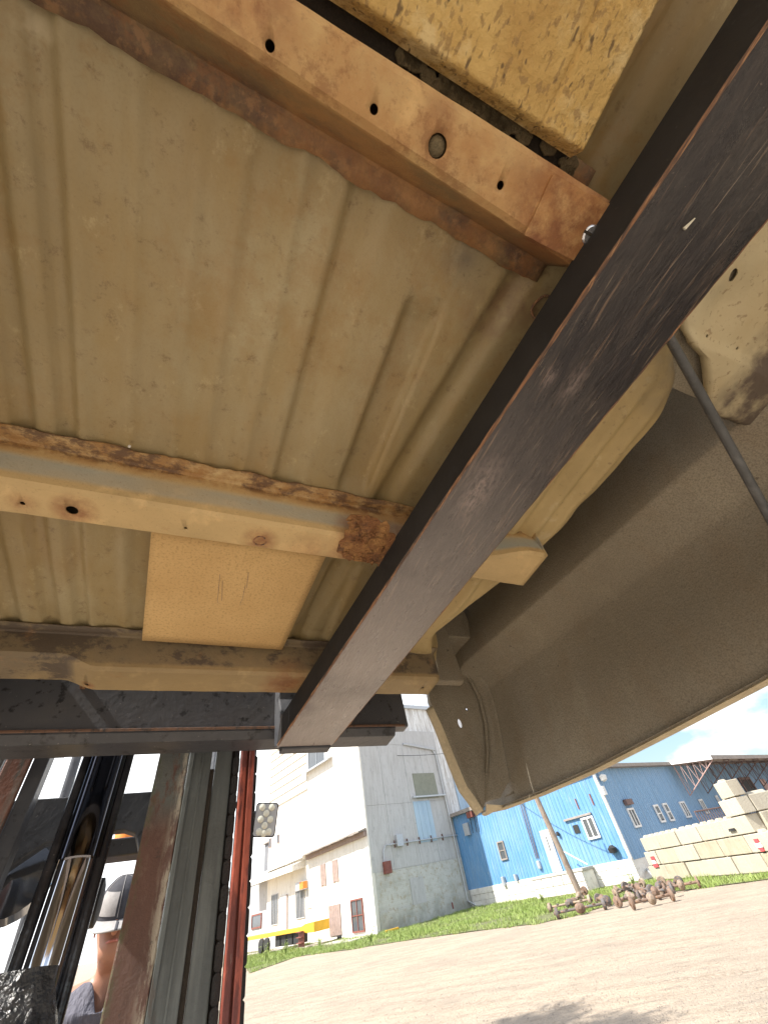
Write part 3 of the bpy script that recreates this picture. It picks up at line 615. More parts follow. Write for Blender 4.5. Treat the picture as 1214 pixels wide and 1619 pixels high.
# raised bead along the end panel crease
pts = [(p.x - .004, .994, p.z) for p in [poly_at(ER, t) for t in frange(.05, .8, 24)]]
mesh_obj('bead', MB().tube(pts, [.002 + .003 * math.sin(math.pi * i / 23) for i in range(24)], 8), M['skin'], ep, off=OFF)
# --- corner gusset, far right
gz = .50
op = [(1060, 430), (1085, 500), (1096, 545), (1116, 566), (1121, 610), (1122, 640), (1125, 660), (1160, 668), (1182, 678), (1205, 690), (1225, 680), (1300, 640), (1330, 420), (1230, 270), (1130, 330)]
q = [bz(x, y, gz) for x, y in op]
cen = sum(q, Vector()) / len(q); rows = []
for k in range(22):
    t = .01 + .99 * k / 21; row = []
    for i in range(len(q) * 6):
        a = q[i // 6]; b = q[(i // 6 + 1) % len(q)]; p = cen.lerp(a.lerp(b, (i % 6) / 6), t)
        st = bz(1100, 535, gz); en = bz(1195, 580, gz); dd = (p.x - st.x) * (en.y - st.y) - (p.y - st.y) * (en.x - st.x)
        dd /= math.hypot(en.y - st.y, en.x - st.x)
        z = gz + .012 * sstep(-.006, .010, dd) + .012 * sstep(.93, 1, t) + .012 * math.exp(-((p.x - bz(1165, 480, gz).x) ** 2 + (p.y - bz(1165, 480, gz).y) ** 2) / .0009) + .001 * nz3(p.x, p.y, 0, 30)
        row.append((p.x, p.y, z))
    rows.append(row)
gmb2 = MB().grid(rows, True, True); gmb2.add(rows[0], [tuple(range(len(rows[0])))], True)
gs = mesh_obj('corner_gusset', gmb2, M['gus'], bed, solid=.0016, sharp=60)
hs = []
for (px, py, ra, rb) in ((1170, 437, .009, .0055), (1124, 534, .0022, .0022), (1171, 553, .0022, .0025)):
    p = bz(px, py, gz + .004); an = R(35); hs.append(MB().prism([(p.x + ra * math.cos(a) * math.cos(an) - rb * math.sin(a) * math.sin(an), p.y + ra * math.cos(a) * math.sin(an) + rb * math.sin(a) * math.cos(an), .45) for a in [2 * math.pi * k / 16 for k in range(16)]], (0, 0, .12)))
cut(gs, hs)
mesh_obj('gusset_bracket', MB().box((.50, -.22, .5235), (.765, .03, .528)), M['skin'], gs, off=OFF)
# --- stay rod
a = bz(1058, 535, .50); b = bz(1214, 815, .34); d = b - a
mesh_obj('stay_rod', MB().tube([a - d * .15, a, a.lerp(b, .5) + Vector((.001, 0, 0)), b, b + d * .35], .0062, 14), M['steelrod'], bed)

# ================================================================ FORKLIFT (mast, carriage and forks share the bed's tilt)
FO = Vector((-.1, 1.25, -1.6))
lift = thing('forklift', 'old forklift with black forks, rusty rails and oily chrome cylinder', 'forklift', BF, FO)
def fx(b, y): return b - .0886 * y
def fork(xo, tip):
    y0, y1 = tip, .985
    L0, L1, R0, R1 = fx(.284, y0) + xo, fx(.284, y1) + xo, fx(.414, y0) + xo, fx(.414, y1) + xo
    mb = MB(); rows = []
    for y in frange(y0, .965, 50):
        l, r = fx(.284, y) + xo, fx(.414, y) + xo; z0, z1 = .400, .452; cb = .0035
        wv = lambda k: .0006 * nz3(y, k, 0, 18)
        rows.append([(l, y, z1), (l + wv(0), y, z0 + cb), (l + cb * .35 + wv(1), y, z0 + .001), (l + cb + wv(1), y, z0), (l + (r - l) * .33, y, z0 + wv(2)), (l + (r - l) * .66, y, z0 + wv(3)), (r - cb, y, z0), (r - cb * .35 + wv(4), y, z0 + .001), (r, y, z0 + cb), (r, y, z1)])
    mb.grid(rows, True, True)
    mb.add(rows[0], [tuple(range(10))]); mb.add(rows[-1], [tuple(range(10))[::-1]])
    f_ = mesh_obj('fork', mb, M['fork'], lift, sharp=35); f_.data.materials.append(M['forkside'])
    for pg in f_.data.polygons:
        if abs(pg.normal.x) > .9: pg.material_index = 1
    l, r = fx(.284, .97) + xo, fx(.414, .97) + xo
    hp = [(y, z) for y, z in ((.925, .452), (.965, .4005), (.985, .406), (.997, .425), (.998, .75), (.957, .75), (.95, .50))]
    mesh_obj('shank', MB().prism([(l, y, z) for y, z in hp], (r - l, 0, 0)), M['black'], f_, off=FO, bevel=.003)
    mesh_obj('heel_plate', MB().box((l + .012, .968, .396), (r - .004, .996, .412)), M['black'], f_, off=FO, bevel=.002)
    for s_, e in (('l', .284), ('r', .414)):
        rows = []
        for y in frange(y0, .96, 90):
            x = fx(e, y) + xo + (.0008 if s_ == 'l' else -.0008); rr = .0009 + .0022 * abs(nz3(y, xo, 0, 25)) + (.0009 if s_ == 'l' else -.0004)
            rows.append([(x + rr * math.cos(a), y, .4012 + rr * .8 * math.sin(a)) for a in [2 * math.pi * k / 6 for k in range(6)]])
        mesh_obj('worn_edge', MB().grid(rows, True, True), M['edge'], f_, off=FO)
    return f_
fork(0, -.27); fork(-.76, -.27)
# straw stuck under the fork
p, q2 = bz(1081, 362, .3985), bz(1098, 345, .3985); mesh_obj('chip_mark', MB().tube([p, q2], [.0018, .0006], 6), M['lens'], lift)
# carriage
M['carr'] = m_black('dusty_grey_black_paint', (.10, .104, .118), .38, .4)
cr_ = mesh_obj('carriage_bar', MB().box((-1.0, 1.0, .455), (.556, 1.035, .60)), M['carr'], lift, bevel=.004)
mesh_obj('lower_hook', MB().prism([(-1.0, .990, .455), (-1.0, .990, .447), (-1.0, 1.0, .432), (-1.0, 1.06, .432), (-1.0, 1.06, .4545)], (1.511, 0, 0)), M['black'], cr_, off=FO, bevel=.002)
mesh_obj('wear_strip', MB().box((-.98, .9885, .4505), (.54, .9935, .4565)), M['weared'], cr_, off=FO, bevel=.0015)
p = by(127, 1097, .995); mesh_obj('stop_lug', MB().box((p.x - .005, .985, .545), (p.x + .005, 1.0, .56)), M['edge'], cr_, off=FO, bevel=.001)
mesh_obj('carriage_bar', MB().box((-1.0, 1.0, .80), (.556, 1.035, .95)), M['black'], lift, bevel=.004)
for x in (-.62, .3): mesh_obj('carriage_upright', MB().box((x, 1.036, .45), (x + .06, 1.085, .95)), M['black'], lift, bevel=.004)
for (a, b) in (((85, 1175), (104, 1199)), ((228, 1170), (252, 1190))):
    p, q2 = by(*a, 1.12), by(*b, 1.12); mesh_obj('guide_lug', MB().box((p.x, 1.09, q2.z), (q2.x, 1.12, p.z + .06)), M['black'], lift, bevel=.003)
# mast: rails are vertical in the tilted frame
MY = 1.20; ZB, ZT = -1.55, 2.1
def rail(x0, x1, y0, y1, mat, name, zb=ZB, zt=ZT, bev=.003): return mesh_obj(name, MB().box((x0, y0, zb), (x1, y1, zt)), mat, lift, bevel=bev)
rail(-.040, .0295, MY, MY + .03, M['railB'], 'inner_rail'); rail(-.036, -.026, MY + .012, MY + .10, M['railB'], 'inner_rail_web')
rail(.030, .083, MY + .004, MY + .02, M['railG'], 'middle_rail'); rail(.0305, .040, MY - .004, MY + .004, M['railG'], 'rail_bead', bev=.001)
rail(.060, .064, MY + .001, MY + .0035, M['railG'], 'rail_bead', bev=.0005)
rail(.094, .134, MY + .01, MY + .03, M['railG'], 'outer_rail'); rail(.124, .135, MY + .03, MY + .14, M['railG'], 'outer_rail_web')
rail(.083, .0935, MY + .012, MY + .016, M['dark'], 'rail_gap', zt=.455)
rail(.155, .1705, MY - .004, MY + .02, M['red'], 'red_guard'); rail(.174, .1895, MY - .004, MY + .02, M['red'], 'red_guard'); rail(.169, .175, MY + .004, MY + .014, M['redbrown'], 'guard_back')
rail(.1345, .155, MY + .03, MY + .05, M['dark'], 'chain_channel')
# leaf chain: link plates
lk = MB(); lk.tube([(0, 0, -.012), (0, 0, .012)], .0001, 3)
def link_mesh(w_, h_):
    pts = []
    for k in range(12):
        a = 2 * math.pi * (k + .5) / 12; pts.append((w_ * math.cos(a), 0, (h_ - w_) * (1 if math.sin(a) > 0 else -1) + w_ * math.sin(a)))
    return MB().prism(pts, (0, .006, 0))
src = None
for ci, (cx_, ww, yy) in enumerate(((.1445, .0088, MY + .006), (.1925, .0062, MY + .008))):
    src = None
    ch = mesh_obj('lift_chain', MB().tube([(cx_, yy + .01, ZB), (cx_, yy + .01, .7)], .004, 8), M['rubber'], lift)
    for k in range(40):
        z = -1.2 + k * .0425
        if src is None:
            src = mesh_obj('chain_link', link_mesh(ww * .95, .0212), M['rubber'], ch, off=Vector((0, 0, 0))); lo = src
        else:
            lo = src.copy(); C.objects.link(lo); lo.parent = ch
        lo.location = (cx_ - FO.x, yy - FO.y - (.002 if k % 2 else 0), z - FO.z)
# left rail pair, mirror of the right one
rail(-.345, -.298, MY, MY + .012, M['railL'], 'inner_rail'); rail(-.298, -.268, MY + .012, MY + .06, M['black'], 'inner_rail_web')
rail(-.41, -.35, MY + .004, MY + .02, M['railG'], 'middle_rail'); rail(-.47, -.42, MY + .01, MY + .03, M['railG'], 'outer_rail')
# lift cylinder, dark glossy barrel with bright rod behind it
cyl = mesh_obj('lift_cylinder', MB().tube([(-.150, MY + .03, z) for z in (ZB, .15, ZT)], .033, 64), M['polish'], lift, sharp=60)
mesh_obj('cylinder_collar', MB().tube([(-.150, MY + .03, z) for z in (.30, .305, 1.2)], .040, 48), M['darkmirror'], lift, sharp=60)
for sx in (-.196, -.108): mesh_obj('cylinder_tie', MB().tube([(sx, MY + .03, -.1), (sx + (.004 if sx < -.15 else -.004), MY + .03, ZT)], .011, 20), M['blackgloss'], lift)
# oily hose and chain anchor at the foot of the cylinder
mb = MB(); rows = []
for i in range(40):
    z = -.6 + .745 * i / 39; rr = .078 * (1 - sstep(.88, 1.0, i / 39) * .35); rows.append([(-.185 + (rr * 1.15 + .006 * nz3(a, z, 0, 9) + .004 * nz3(a, z, 3, 40)) * math.cos(a), MY - .02 + (rr * .6 + .005 * nz3(a, z, 5, 20)) * math.sin(a), z) for a in [2 * math.pi * k / 40 for k in range(40)]])
mb.grid(rows, True, True); mb.add(rows[-1], [tuple(range(40))]); bo = mesh_obj('chain_anchor', mb, M['oily'], lift, sharp=80)
# mast cross brace: plate with an arched underside
za, zb_ = by(60, 1262, 1.34).z, by(230, 1252, 1.34).z
zt = (za + zb_) / 2; zl = by(170, 1318, 1.34).z
poly = [(-.50, zt), (.12, zt), (.12, zl - .10), (-.03, zl - .07), (-.06, zl - .005), (-.085, zl + .004)] + [(-.12 - .12 * t, zl + .004 - .012 * t) for t in (0, 1)] + [(-.29, zl - .045), (-.325, zl - .09), (-.35, zl - .16), (-.50, zl - .2)]
mesh_obj('mast_brace', MB().prism([(x, 1.34, z) for x, z in poly], (0, .03, 0)), M['black'], lift, bevel=.003)
zc = by(120, 1345, 1.45).z; mesh_obj('mast_brace', MB().prism([(-.5, 1.45, zc - .02), (-.5, 1.44, zc + .015), (-.5, 1.5, zc + .02), (-.5, 1.51, zc - .02)], (.62, 0, 0)), M['black'], lift, bevel=.004)
p = by(131, 1430, 1.5); mesh_obj('hydraulic_fitting', MB().tube([p + Vector((-.06, 0, 0)), p + Vector((-.02, 0, 0)), p + Vector((.035, 0, .0)), p + Vector((.04, 0, 0))], [.02, .048, .045, .03], 20), M['rubber'], lift)
p = by(20, 1400, 1.4); mesh_obj('round_lamp', MB().lathe([(.0001, -.03), (.06, -.028), (.075, 0), (.07, .02), (.0001, .03)], 24, Matrix.Translation(p) @ Matrix.Rotation(R(75), 4, 'X')), M['rod'], lift)
# upright part of the forklift: separate level frame
HF = Matrix((Vector((math.cos(R(31.4)), math.sin(R(31.4)), 0)), Vector((-math.sin(R(31.4)), math.cos(R(31.4)), 0)), Vector((0, 0, 1)))).transposed().to_4x4()
def inlift(pts_mb):
    m_ = (BF.inverted() @ HF); pts_mb.v = [tuple(m_ @ Vector(p)) for p in pts_mb.v]; return pts_mb
def hb(a, b): return inlift(MB().box(a, b))
mesh_obj('chassis', hb((-.6, 2.0, .35), (.2, 3.9, .95)), M['yellow'], lift, bevel=.03)
mesh_obj('hood', hb((-.45, 2.75, .95), (.18, 3.8, 1.12)), M['black'], lift, bevel=.04)
mesh_obj('counterweight', hb((-.6, 3.9, .3), (.2, 4.4, 1.25)), M['yellow'], lift, bevel=.08)
mesh_obj('seat', hb((-.36, 2.78, 1.12), (.2, 3.26, 1.24)), M['rubber'], lift, bevel=.03)
mesh_obj('seat_back', hb((-.33, 3.26, 1.2), (.17, 3.37, 1.50)), M['rubber'], lift, bevel=.03)
for x in (-.62, .20):
    mesh_obj('guard_post', inlift(MB().tube([(x, 2.15, .9), (x, 2.45, 3.3)], .03, 12)), M['black'], lift); mesh_obj('guard_post', inlift(MB().tube([(x, 3.95, 1.2), (x, 3.85, 3.3)], .03, 12)), M['black'], lift)
for i, y in enumerate(frange(2.45, 3.85, 8)): mesh_obj('guard_bar', inlift(MB().tube([(-.62, y, 3.32), (.20, y, 3.32)], .018, 8)), M['black'], lift)
for x in (-.72, .18):
    for y, r_ in ((1.95, .33), (3.7, .27)):
        T_ = HF @ Matrix.Translation((x, y, r_)) @ Matrix.Rotation(R(90), 4, 'Y')
        mb = MB(); mb.lathe([(.6 * r_, -.1), (.92 * r_, -.11), (r_, -.08), (r_, .08), (.92 * r_, .11), (.6 * r_, .1)], 28, BF.inverted() @ T_); tw = mesh_obj('wheel', mb, M['rubber'], lift)
        mb = MB(); mb.lathe([(.0001, -.07), (.56 * r_, -.08), (.58 * r_, .08), (.0001, .07)], 24, BF.inverted() @ T_); mesh_obj('rim', mb, M['yellow'], tw, off=FO)
mesh_obj('steering_column', inlift(MB().tube([(-.1, 2.3, .9), (-.1, 2.48, 1.22)], .03, 10)), M['rubber'], lift)
pts = [(-.1 + .16 * math.cos(a), 2.5 + .12 * math.sin(a), 1.25 + .10 * math.sin(a)) for a in frange(0, 2 * math.pi, 25)]; mesh_obj('steering_wheel', inlift(MB().tube(pts, .013, 8, False)), M['rubber'], lift)
# beacon glimpsed through the mast
vb = ray(200, 1322); p = vb * 3.4; pl_ = Vector((0, 0, CAM_H)) + p; q3 = HF.inverted() @ pl_
mesh_obj('beacon', inlift(MB().lathe([(.06, -.04), (.06, .03), (.045, .05), (.0001, .055)], 16, Matrix.Translation(q3))), M['orange'], lift)
mesh_obj('beacon_base', inlift(MB().box((q3.x - .1, q3.y - .06, q3.z - .09), (q3.x + .1, q3.y + .06, q3.z - .041))), M['trim'], lift, bevel=.01)
# square work lamp with nine lenses
wl = Vector((0, 0, CAM_H)) + ray(420, 1296) * 2.35; lf = ray(420, 1296); rt = ray(438, 1296) - ray(402, 1296); rt.normalize(); upv = lf.cross(rt).normalized()
if upv.z < 0: upv = -upv
nrm = rt.cross(upv); nrm = nrm if nrm.dot(lf) < 0 else -nrm
WM = Matrix((rt, upv, nrm)).transposed().to_4x4(); WM.translation = wl
lampF = BF.inverted() @ WM
hw = 2.35 * .0212; hh = 2.35 * .0265
def lam(mb): mb.v = [tuple(lampF @ Vector(p)) for p in mb.v]; return mb
poly = []
for sx, sy, a0 in ((1, 1, 0), (-1, 1, 90), (-1, -1, 180), (1, -1, 270)):
    for k in range(4): a = R(a0 + k * 30); poly.append((sx * (hw - .012) + .012 * math.cos(a), sy * (hh - .012) + .012 * math.sin(a), -.03))
wlamp = mesh_obj('work_lamp', lam(MB().prism(poly, (0, 0, .034))), M['rubber'], lift, bevel=.002)
mesh_obj('lamp_face', lam(MB().prism([(x * .92, y * .93, .0045) for x, y, z in poly], (0, 0, .002))), M['galv'], wlamp, off=FO)
for x, y in [(sx * .42, sy) for sy in (.72, .02, -.68) for sx in (-1, 1)] + [(0, .37), (0, -.33), (0, -.9 + .12)]:
    mesh_obj('lens', lam(MB().lathe([(hw * .27, .0066), (hw * .25, .010), (hw * .1, .013), (.0001, .0135)], 14, Matrix.Translation((x * hw, y * hh, 0)))), M['lens'], wlamp, off=FO)
mesh_obj('lamp_arm', inlift(MB().tube([HF.inverted() @ (wl - nrm * .03), HF.inverted() @ (wl - nrm * .12), (.21, 2.30, 2.25), (.20, 2.32, 2.3)], .012, 8)), M['rubber'], lift)

# ================================================================ OPERATOR
eye = Vector((0, 0, CAM_H)) + ray(186, 1456) * 2.75
hp = HF.inverted() @ eye                     # in level forklift coordinates; the person looks towards -y
PO = Vector((hp.x, hp.y + .1, 1.24))
man = thing('person', 'person in two-tone cap and grey V-neck shirt, leaning forward behind the mast', 'person', HF, PO)
hx_, hy_, hz_ = hp
# body: one continuous skinned figure
def skinned(name, joints, edges, mat, parent, sub=2):
    me = bpy.data.meshes.new(name); me.from_pydata([tuple(Vector(j[0]) - PO) for j in joints], edges, []); me.materials.append(mat)
    ob = bpy.data.objects.new(name, me); C.objects.link(ob); ob.parent = parent
    me.attributes.new('tmp', 'FLOAT', 'POINT'); ob.modifiers.new('skin', 'SKIN')
    if not me.skin_vertices: me.skin_vertices.new() if hasattr(me.skin_vertices, 'new') else None
    sv_ = me.skin_vertices[0].data if me.skin_vertices else None
    if sv_:
        for i, j in enumerate(joints): sv_[i].radius = j[1]; sv_[i].use_root = (i == 0)
    md = ob.modifiers.new('sub', 'SUBSURF'); md.levels = sub; md.render_levels = sub; ob.modifiers['skin'].use_smooth_shade = True
    return ob
X, Y, Z = hx_, hy_, hz_
def skin_ok(name, joints, edges, mat, parent):
    # tube-based loft for every chain, merged by remesh into one surface
    mb = MB()
    for a, b in edges:
        pa_, ra = Vector(joints[a][0]), joints[a][1]; pb_, rb = Vector(joints[b][0]), joints[b][1]
        ra = ra if isinstance(ra, tuple) else (ra, ra); rb = rb if isinstance(rb, tuple) else (rb, rb)
        rows = []
        t = (pb_ - pa_).normalized(); sx_ = Vector((1, 0, 0)) if abs(t.x) < .8 else Vector((0, 1, 0)); u = (sx_ - t * sx_.dot(t)).normalized(); v = t.cross(u)
        for k in range(-3, 12):
            s_ = k / 8
            if s_ < 0: c_ = pa_ + t * (s_ / .375) * min(ra) * .9; f_ = math.sqrt(max(.02, 1 - (s_ / .375) ** 2)); r0, r1 = ra[0] * f_, ra[1] * f_
            elif s_ > 1: c_ = pb_ + t * ((s_ - 1) / .375) * min(rb) * .9; f_ = math.sqrt(max(.02, 1 - ((s_ - 1) / .375) ** 2)); r0, r1 = rb[0] * f_, rb[1] * f_
            else: c_ = pa_.lerp(pb_, s_); r0, r1 = ra[0] * (1 - s_) + rb[0] * s_, ra[1] * (1 - s_) + rb[1] * s_
            rows.append([c_ + u * r0 * math.cos(q) + v * r1 * math.sin(q) for q in [2 * math.pi * kk / 20 for kk in range(20)]])
        mb.grid(rows, True, True); mb.add(rows[0], [tuple(range(20))]); mb.add(rows[-1], [tuple(range(20))[::-1]])
    ob = mesh_obj(name, mb, mat, parent)
    md = ob.modifiers.new('re', 'REMESH'); md.mode = 'VOXEL'; md.voxel_size = .009; md.use_smooth_shade = True
    md = ob.modifiers.new('sm', 'SMOOTH'); md.iterations = 6; md.factor = .6
    return ob
neck0 = (X + .0, Y + .075, Z - .20); chest = (X, Y + .10, Z - .36); belly = (X, Y + .20, Z - .56); hip = (X, Y + .30, 1.33)
Jb = [((X, Y + .03, Z - .02), (.072, .09)), ((X, Y - .03, Z - .082), (.05, .05)), ((X, Y + .065, Z - .12), (.043, .05)), (neck0, (.047, .055)), (chest, (.15, .10)), (belly, (.145, .105)), (hip, (.16, .12)),
      ((X - .18, Y + .09, Z - .235), .055), ((X + .18, Y + .09, Z - .235), .055), ((X - .25, Y + .02, Z - .46), .042), ((X + .25, Y + .02, Z - .46), .042), ((X - .18, Y - .18, Z - .55), .032), ((X + .17, Y - .2, Z - .55), .032),
      ((X - .1, Y - .0, 1.3), .075), ((X + .1, Y - .0, 1.3), .075), ((X - .12, Y - .28, 1.27), .06), ((X + .12, Y - .28, 1.27), .06), ((X - .12, Y - .36, .93), .045), ((X + .12, Y - .36, .93), .045), ((X - .12, Y - .5, .9), .04), ((X + .12, Y - .5, .9), .04)]
Eb = [(0, 1), (1, 2), (0, 2), (2, 3), (3, 4), (4, 5), (5, 6), (3, 7), (3, 8), (7, 9), (8, 10), (9, 11), (10, 12), (6, 13), (6, 14), (13, 15), (14, 16), (15, 17), (16, 18), (17, 19), (18, 20)]
body = skin_ok('body', Jb, Eb, M['skinp'], man)
# face relief
fz = MB()
nose = [(X, Y - .068, Z + .005), (X, Y - .082, Z - .012), (X, Y - .092, Z - .028), (X, Y - .078, Z - .038)]
fz.tube(nose, [.009, .012, .016, .010], 12); mesh_obj('nose', fz, M['skinp'], man)
m_ = MT('lips', (.45, .17, .14), .5).m
mesh_obj('mouth', MB().tube([(X - .026, Y - .062, Z - .064), (X - .01, Y - .077, Z - .060), (X + .01, Y - .077, Z - .060), (X + .026, Y - .062, Z - .064)], [.002, .0055, .0055, .002], 8), m_, man)
for s_ in (-1, 1):
    mesh_obj('eye', MB().lathe([(.0001, -.009), (.009, -.003), (.009, .003), (.0001, .009)], 10, Matrix.Translation((X + s_ * .03, Y - .066, Z + .004))), M['trim'], man)
    mesh_obj('ear', MB().lathe([(.0001, -.006), (.018, -.003), (.02, .003), (.0001, .006)], 12, Matrix.Translation((X + s_ * .077, Y + .035, Z - .012)) @ Matrix.Rotation(R(90), 4, 'Y'), 1.4, .8), M['skinp'], man)
    # hands with five fingers closed on levers
    hc = Vector((X + s_ * .17, Y - .2, Z - .56)); hm = MB(); hm.lathe([(.0001, -.02), (.028, -.012), (.034, 0), (.028, .012), (.0001, .02)], 12, Matrix.Translation(hc + Vector((0, -.045, 0))), 1, 1.3)
    for k in range(4):
        b0 = hc + Vector((-.024 + k * .016, -.085, .002)); ln = (.03, .034, .032, .026)[k]; hm.tube([b0, b0 + Vector((0, -ln, -.004)), b0 + Vector((0, -ln - .012, -.024)), b0 + Vector((0, -ln + .004, -.04))], [.0095, .009, .008, .006], 8)
    hm.tube([hc + Vector((-s_ * .03, -.04, 0)), hc + Vector((-s_ * .05, -.06, -.01)), hc + Vector((-s_ * .045, -.085, -.022))], [.011, .010, .007], 8)
    mesh_obj('hand', hm, M['skinp'], man)
# T-shirt: lofted shell with a V neck and short sleeves
rows = []; n_ = 48
for i in range(26):
    t = i / 25
    if t < .3: u = t / .3; cz = Z - .165 - .085 * u; rx_ = .075 + .125 * math.sin(u * math.pi / 2); ry_ = .075 + .045 * u; cy_ = Y + .08 + .01 * u
    else: u = (t - .3) / .7; cz = Z - .26 - (Z - .26 - 1.3) * u; rx_ = .20 - .03 * math.sin(u * 3.1); ry_ = .12 + .02 * u; cy_ = Y + .09 + .22 * u
    row = []
    for k in range(n_):
        a = 2 * math.pi * k / n_; fr_ = max(0, -math.sin(a)) ** 14; dzv = (-.105 * fr_) * (1 - t / .3) if t < .3 else 0
        fold = .006 * math.sin(a * 7 + t * 9) * sstep(.1, .5, t) + .004 * nz3(a, t, 0, 4)
        row.append((X + (rx_ + fold) * math.cos(a), cy_ + (ry_ + fold + .035 * fr_ * (1 - sstep(0, .5, t))) * math.sin(a), cz + dzv))
    rows.append(row)
shirt = mesh_obj('shirt', MB().grid(rows, True, True), M['shirt'], man, solid=.004, sub=1)
for s_ in (-1, 1):
    pts = [(X + s_ * .13, Y + .085, Z - .215), (X + s_ * .19, Y + .085, Z - .245), (X + s_ * .225, Y + .055, Z - .35), (X + s_ * .25, Y + .02, Z - .45)]
    mesh_obj('sleeve', MB().tube(pts, [.07, .078, .068, .062], 22, False), M['shirt'], shirt, off=PO, solid=.003, sub=1)
    mesh_obj('trouser_leg', MB().tube([(X + s_ * .09, Y + .28, 1.33), (X + s_ * .1, Y, 1.31), (X + s_ * .12, Y - .28, 1.28), (X + s_ * .12, Y - .34, 1.18), (X + s_ * .12, Y - .36, .95)], [.11, .098, .085, .075, .06], 18), M['jeans'], man)
# cap: crown, brim, button
tilt = Matrix.Translation((X, Y + .015, Z + .035)) @ Matrix.Rotation(R(17), 4, 'X')
prof = [(.0915 * math.cos(a), .002 + .118 * math.sin(a)) for a in frange(0, math.pi / 2 - .01, 14)]
cap = mesh_obj('cap', MB().lathe([(.0915, -.018)] + prof, 36, tilt, 1, 1.14), M['capd'], man)
for k in range(6):
    a = R(30 + 60 * k); mesh_obj('cap_seam', MB().tube([tilt @ Vector((r_ * math.cos(a) * 1.006, r_ * 1.14 * math.sin(a) * 1.006, z_ + .001)) for r_, z_ in prof], .0012, 5), M['capl'], cap, off=PO)
for s_ in (-1, 1):   # light front panels
    rows = []
    for a in frange(.05, .72, 9):
        rows.append([tilt @ Vector((.0935 * math.cos(a) * math.cos(b), .0935 * 1.14 * math.cos(a) * math.sin(b), .003 + .119 * math.sin(a))) for b in frange(R(-90 + s_ * 6), R(-90 + s_ * 62), 10)])
    mesh_obj('cap_panel', MB().grid(rows), M['capl'] if s_ < 0 else M['capd'], cap, off=PO)
rows = []
for t in frange(0, 1, 9):
    row = []
    for b in frange(R(-165), R(-15), 25):
        w_ = .10 + .0 * t; yy = -.104 * abs(math.sin(b)) * 1.0 - t * .078 * abs(math.sin(b)) ** .6; row.append(tilt @ Vector((.0925 * math.cos(b) * (1 + .04 * t), yy * 1.0, -.006 - .010 * t - .02 * (math.cos(b)) ** 2 * (t * .8 + .2))))
    rows.append(row)
mesh_obj('brim', MB().grid(rows), M['capl'], cap, off=PO, solid=.004)
mesh_obj('brim_stripe', MB().grid([[tilt @ Vector((x, -.104 - t * .0785 - .0005, .0015 - .006 - .010 * t - .02 * (x / .0925) ** 2)) for x in (.0, .006, .012)] for t in frange(0, 1, 6)]), M['capd'], cap, off=PO, solid=.001)
bpy.data.materials.remove(bpy.data.materials.get('Material')) if bpy.data.materials.get('Material') else None

# ================================================================ MILL BUILDINGS (grid frame: front walls face -X, side walls face -Y)
T0 = GF.inverted() @ ground(597, 1478); K0 = GF.inverted() @ ground(1013, 1393)
XT, YT = T0.x, T0.y; XC, YC = K0.x, K0.y
def gthing(name, label, cat, off, group=None): return thing(name, label, cat, GF, off, group)
def gbox(a, b): return MB().box(a, b)
def fr_box(pa, pb, X_, d0, d1):          # box on a front wall (plane X = X_) from two sighted corners
    a, b = gX(*pa, X_), gX(*pb, X_); return (X_ - d1, a.y, a.z), (X_ - d0, b.y, b.z)
def sd_box(pa, pb, Y_, d0, d1):
    a, b = gY(*pa, Y_), gY(*pb, Y_); return (a.x, Y_ - d1, a.z), (b.x, Y_ - d0, b.z)
def window(parent, lo, hi, face, mat_f='trim', mull=1, rails=1, fw_=.07, depth=.06, glass='glass'):
    """frame of four members plus mullions, panes set back; lo/hi from fr_box/sd_box"""
    off = Vector(parent['_off']); (x0, y0, z0), (x1, y1, z1) = [min(q) for q in zip(lo, hi)], [max(q) for q in zip(lo, hi)]
    mb = MB(); ax = 1 if face == 'X' else 0
    l0, l1 = (y0, y1) if ax == 1 else (x0, x1); d0, d1 = (x0, x1) if ax == 1 else (y0, y1)
    def bxx(a, b, c_, d, e0, e1): return mb.box((e0, a, c_), (e1, b, d)) if ax == 1 else mb.box((a, e0, c_), (b, e1, d))
    bxx(l0, l0 + fw_, z0, z1, d0, d1); bxx(l1 - fw_, l1, z0, z1, d0, d1); bxx(l0 + fw_, l1 - fw_, z1 - fw_, z1, d0, d1); bxx(l0 + fw_, l1 - fw_, z0, z0 + fw_, d0, d1)
    for k in range(1, mull + 1): c_ = l0 + (l1 - l0) * k / (mull + 1); bxx(c_ - fw_ * .35, c_ + fw_ * .35, z0 + fw_, z1 - fw_, d0 + .01, d1)
    for k in range(1, rails + 1): c_ = z0 + (z1 - z0) * k / (rails + 1); bxx(l0 + fw_, l1 - fw_, c_ - fw_ * .3, c_ + fw_ * .3, d0 + .015, d1)
    w_ = mesh_obj('window', mb, M[mat_f], parent)
    g_ = MB(); e0, e1 = d0 + (d1 - d0) * .55, d0 + (d1 - d0) * .8
    g_.box((e0, l0 + fw_ * .5, z0 + fw_ * .5), (e1, l1 - fw_ * .5, z1 - fw_ * .5)) if ax == 1 else g_.box((l0 + fw_ * .5, e0, z0 + fw_ * .5), (l1 - fw_ * .5, e1, z1 - fw_ * .5))
    mesh_obj('pane', g_, M[glass], w_, off=off); return w_
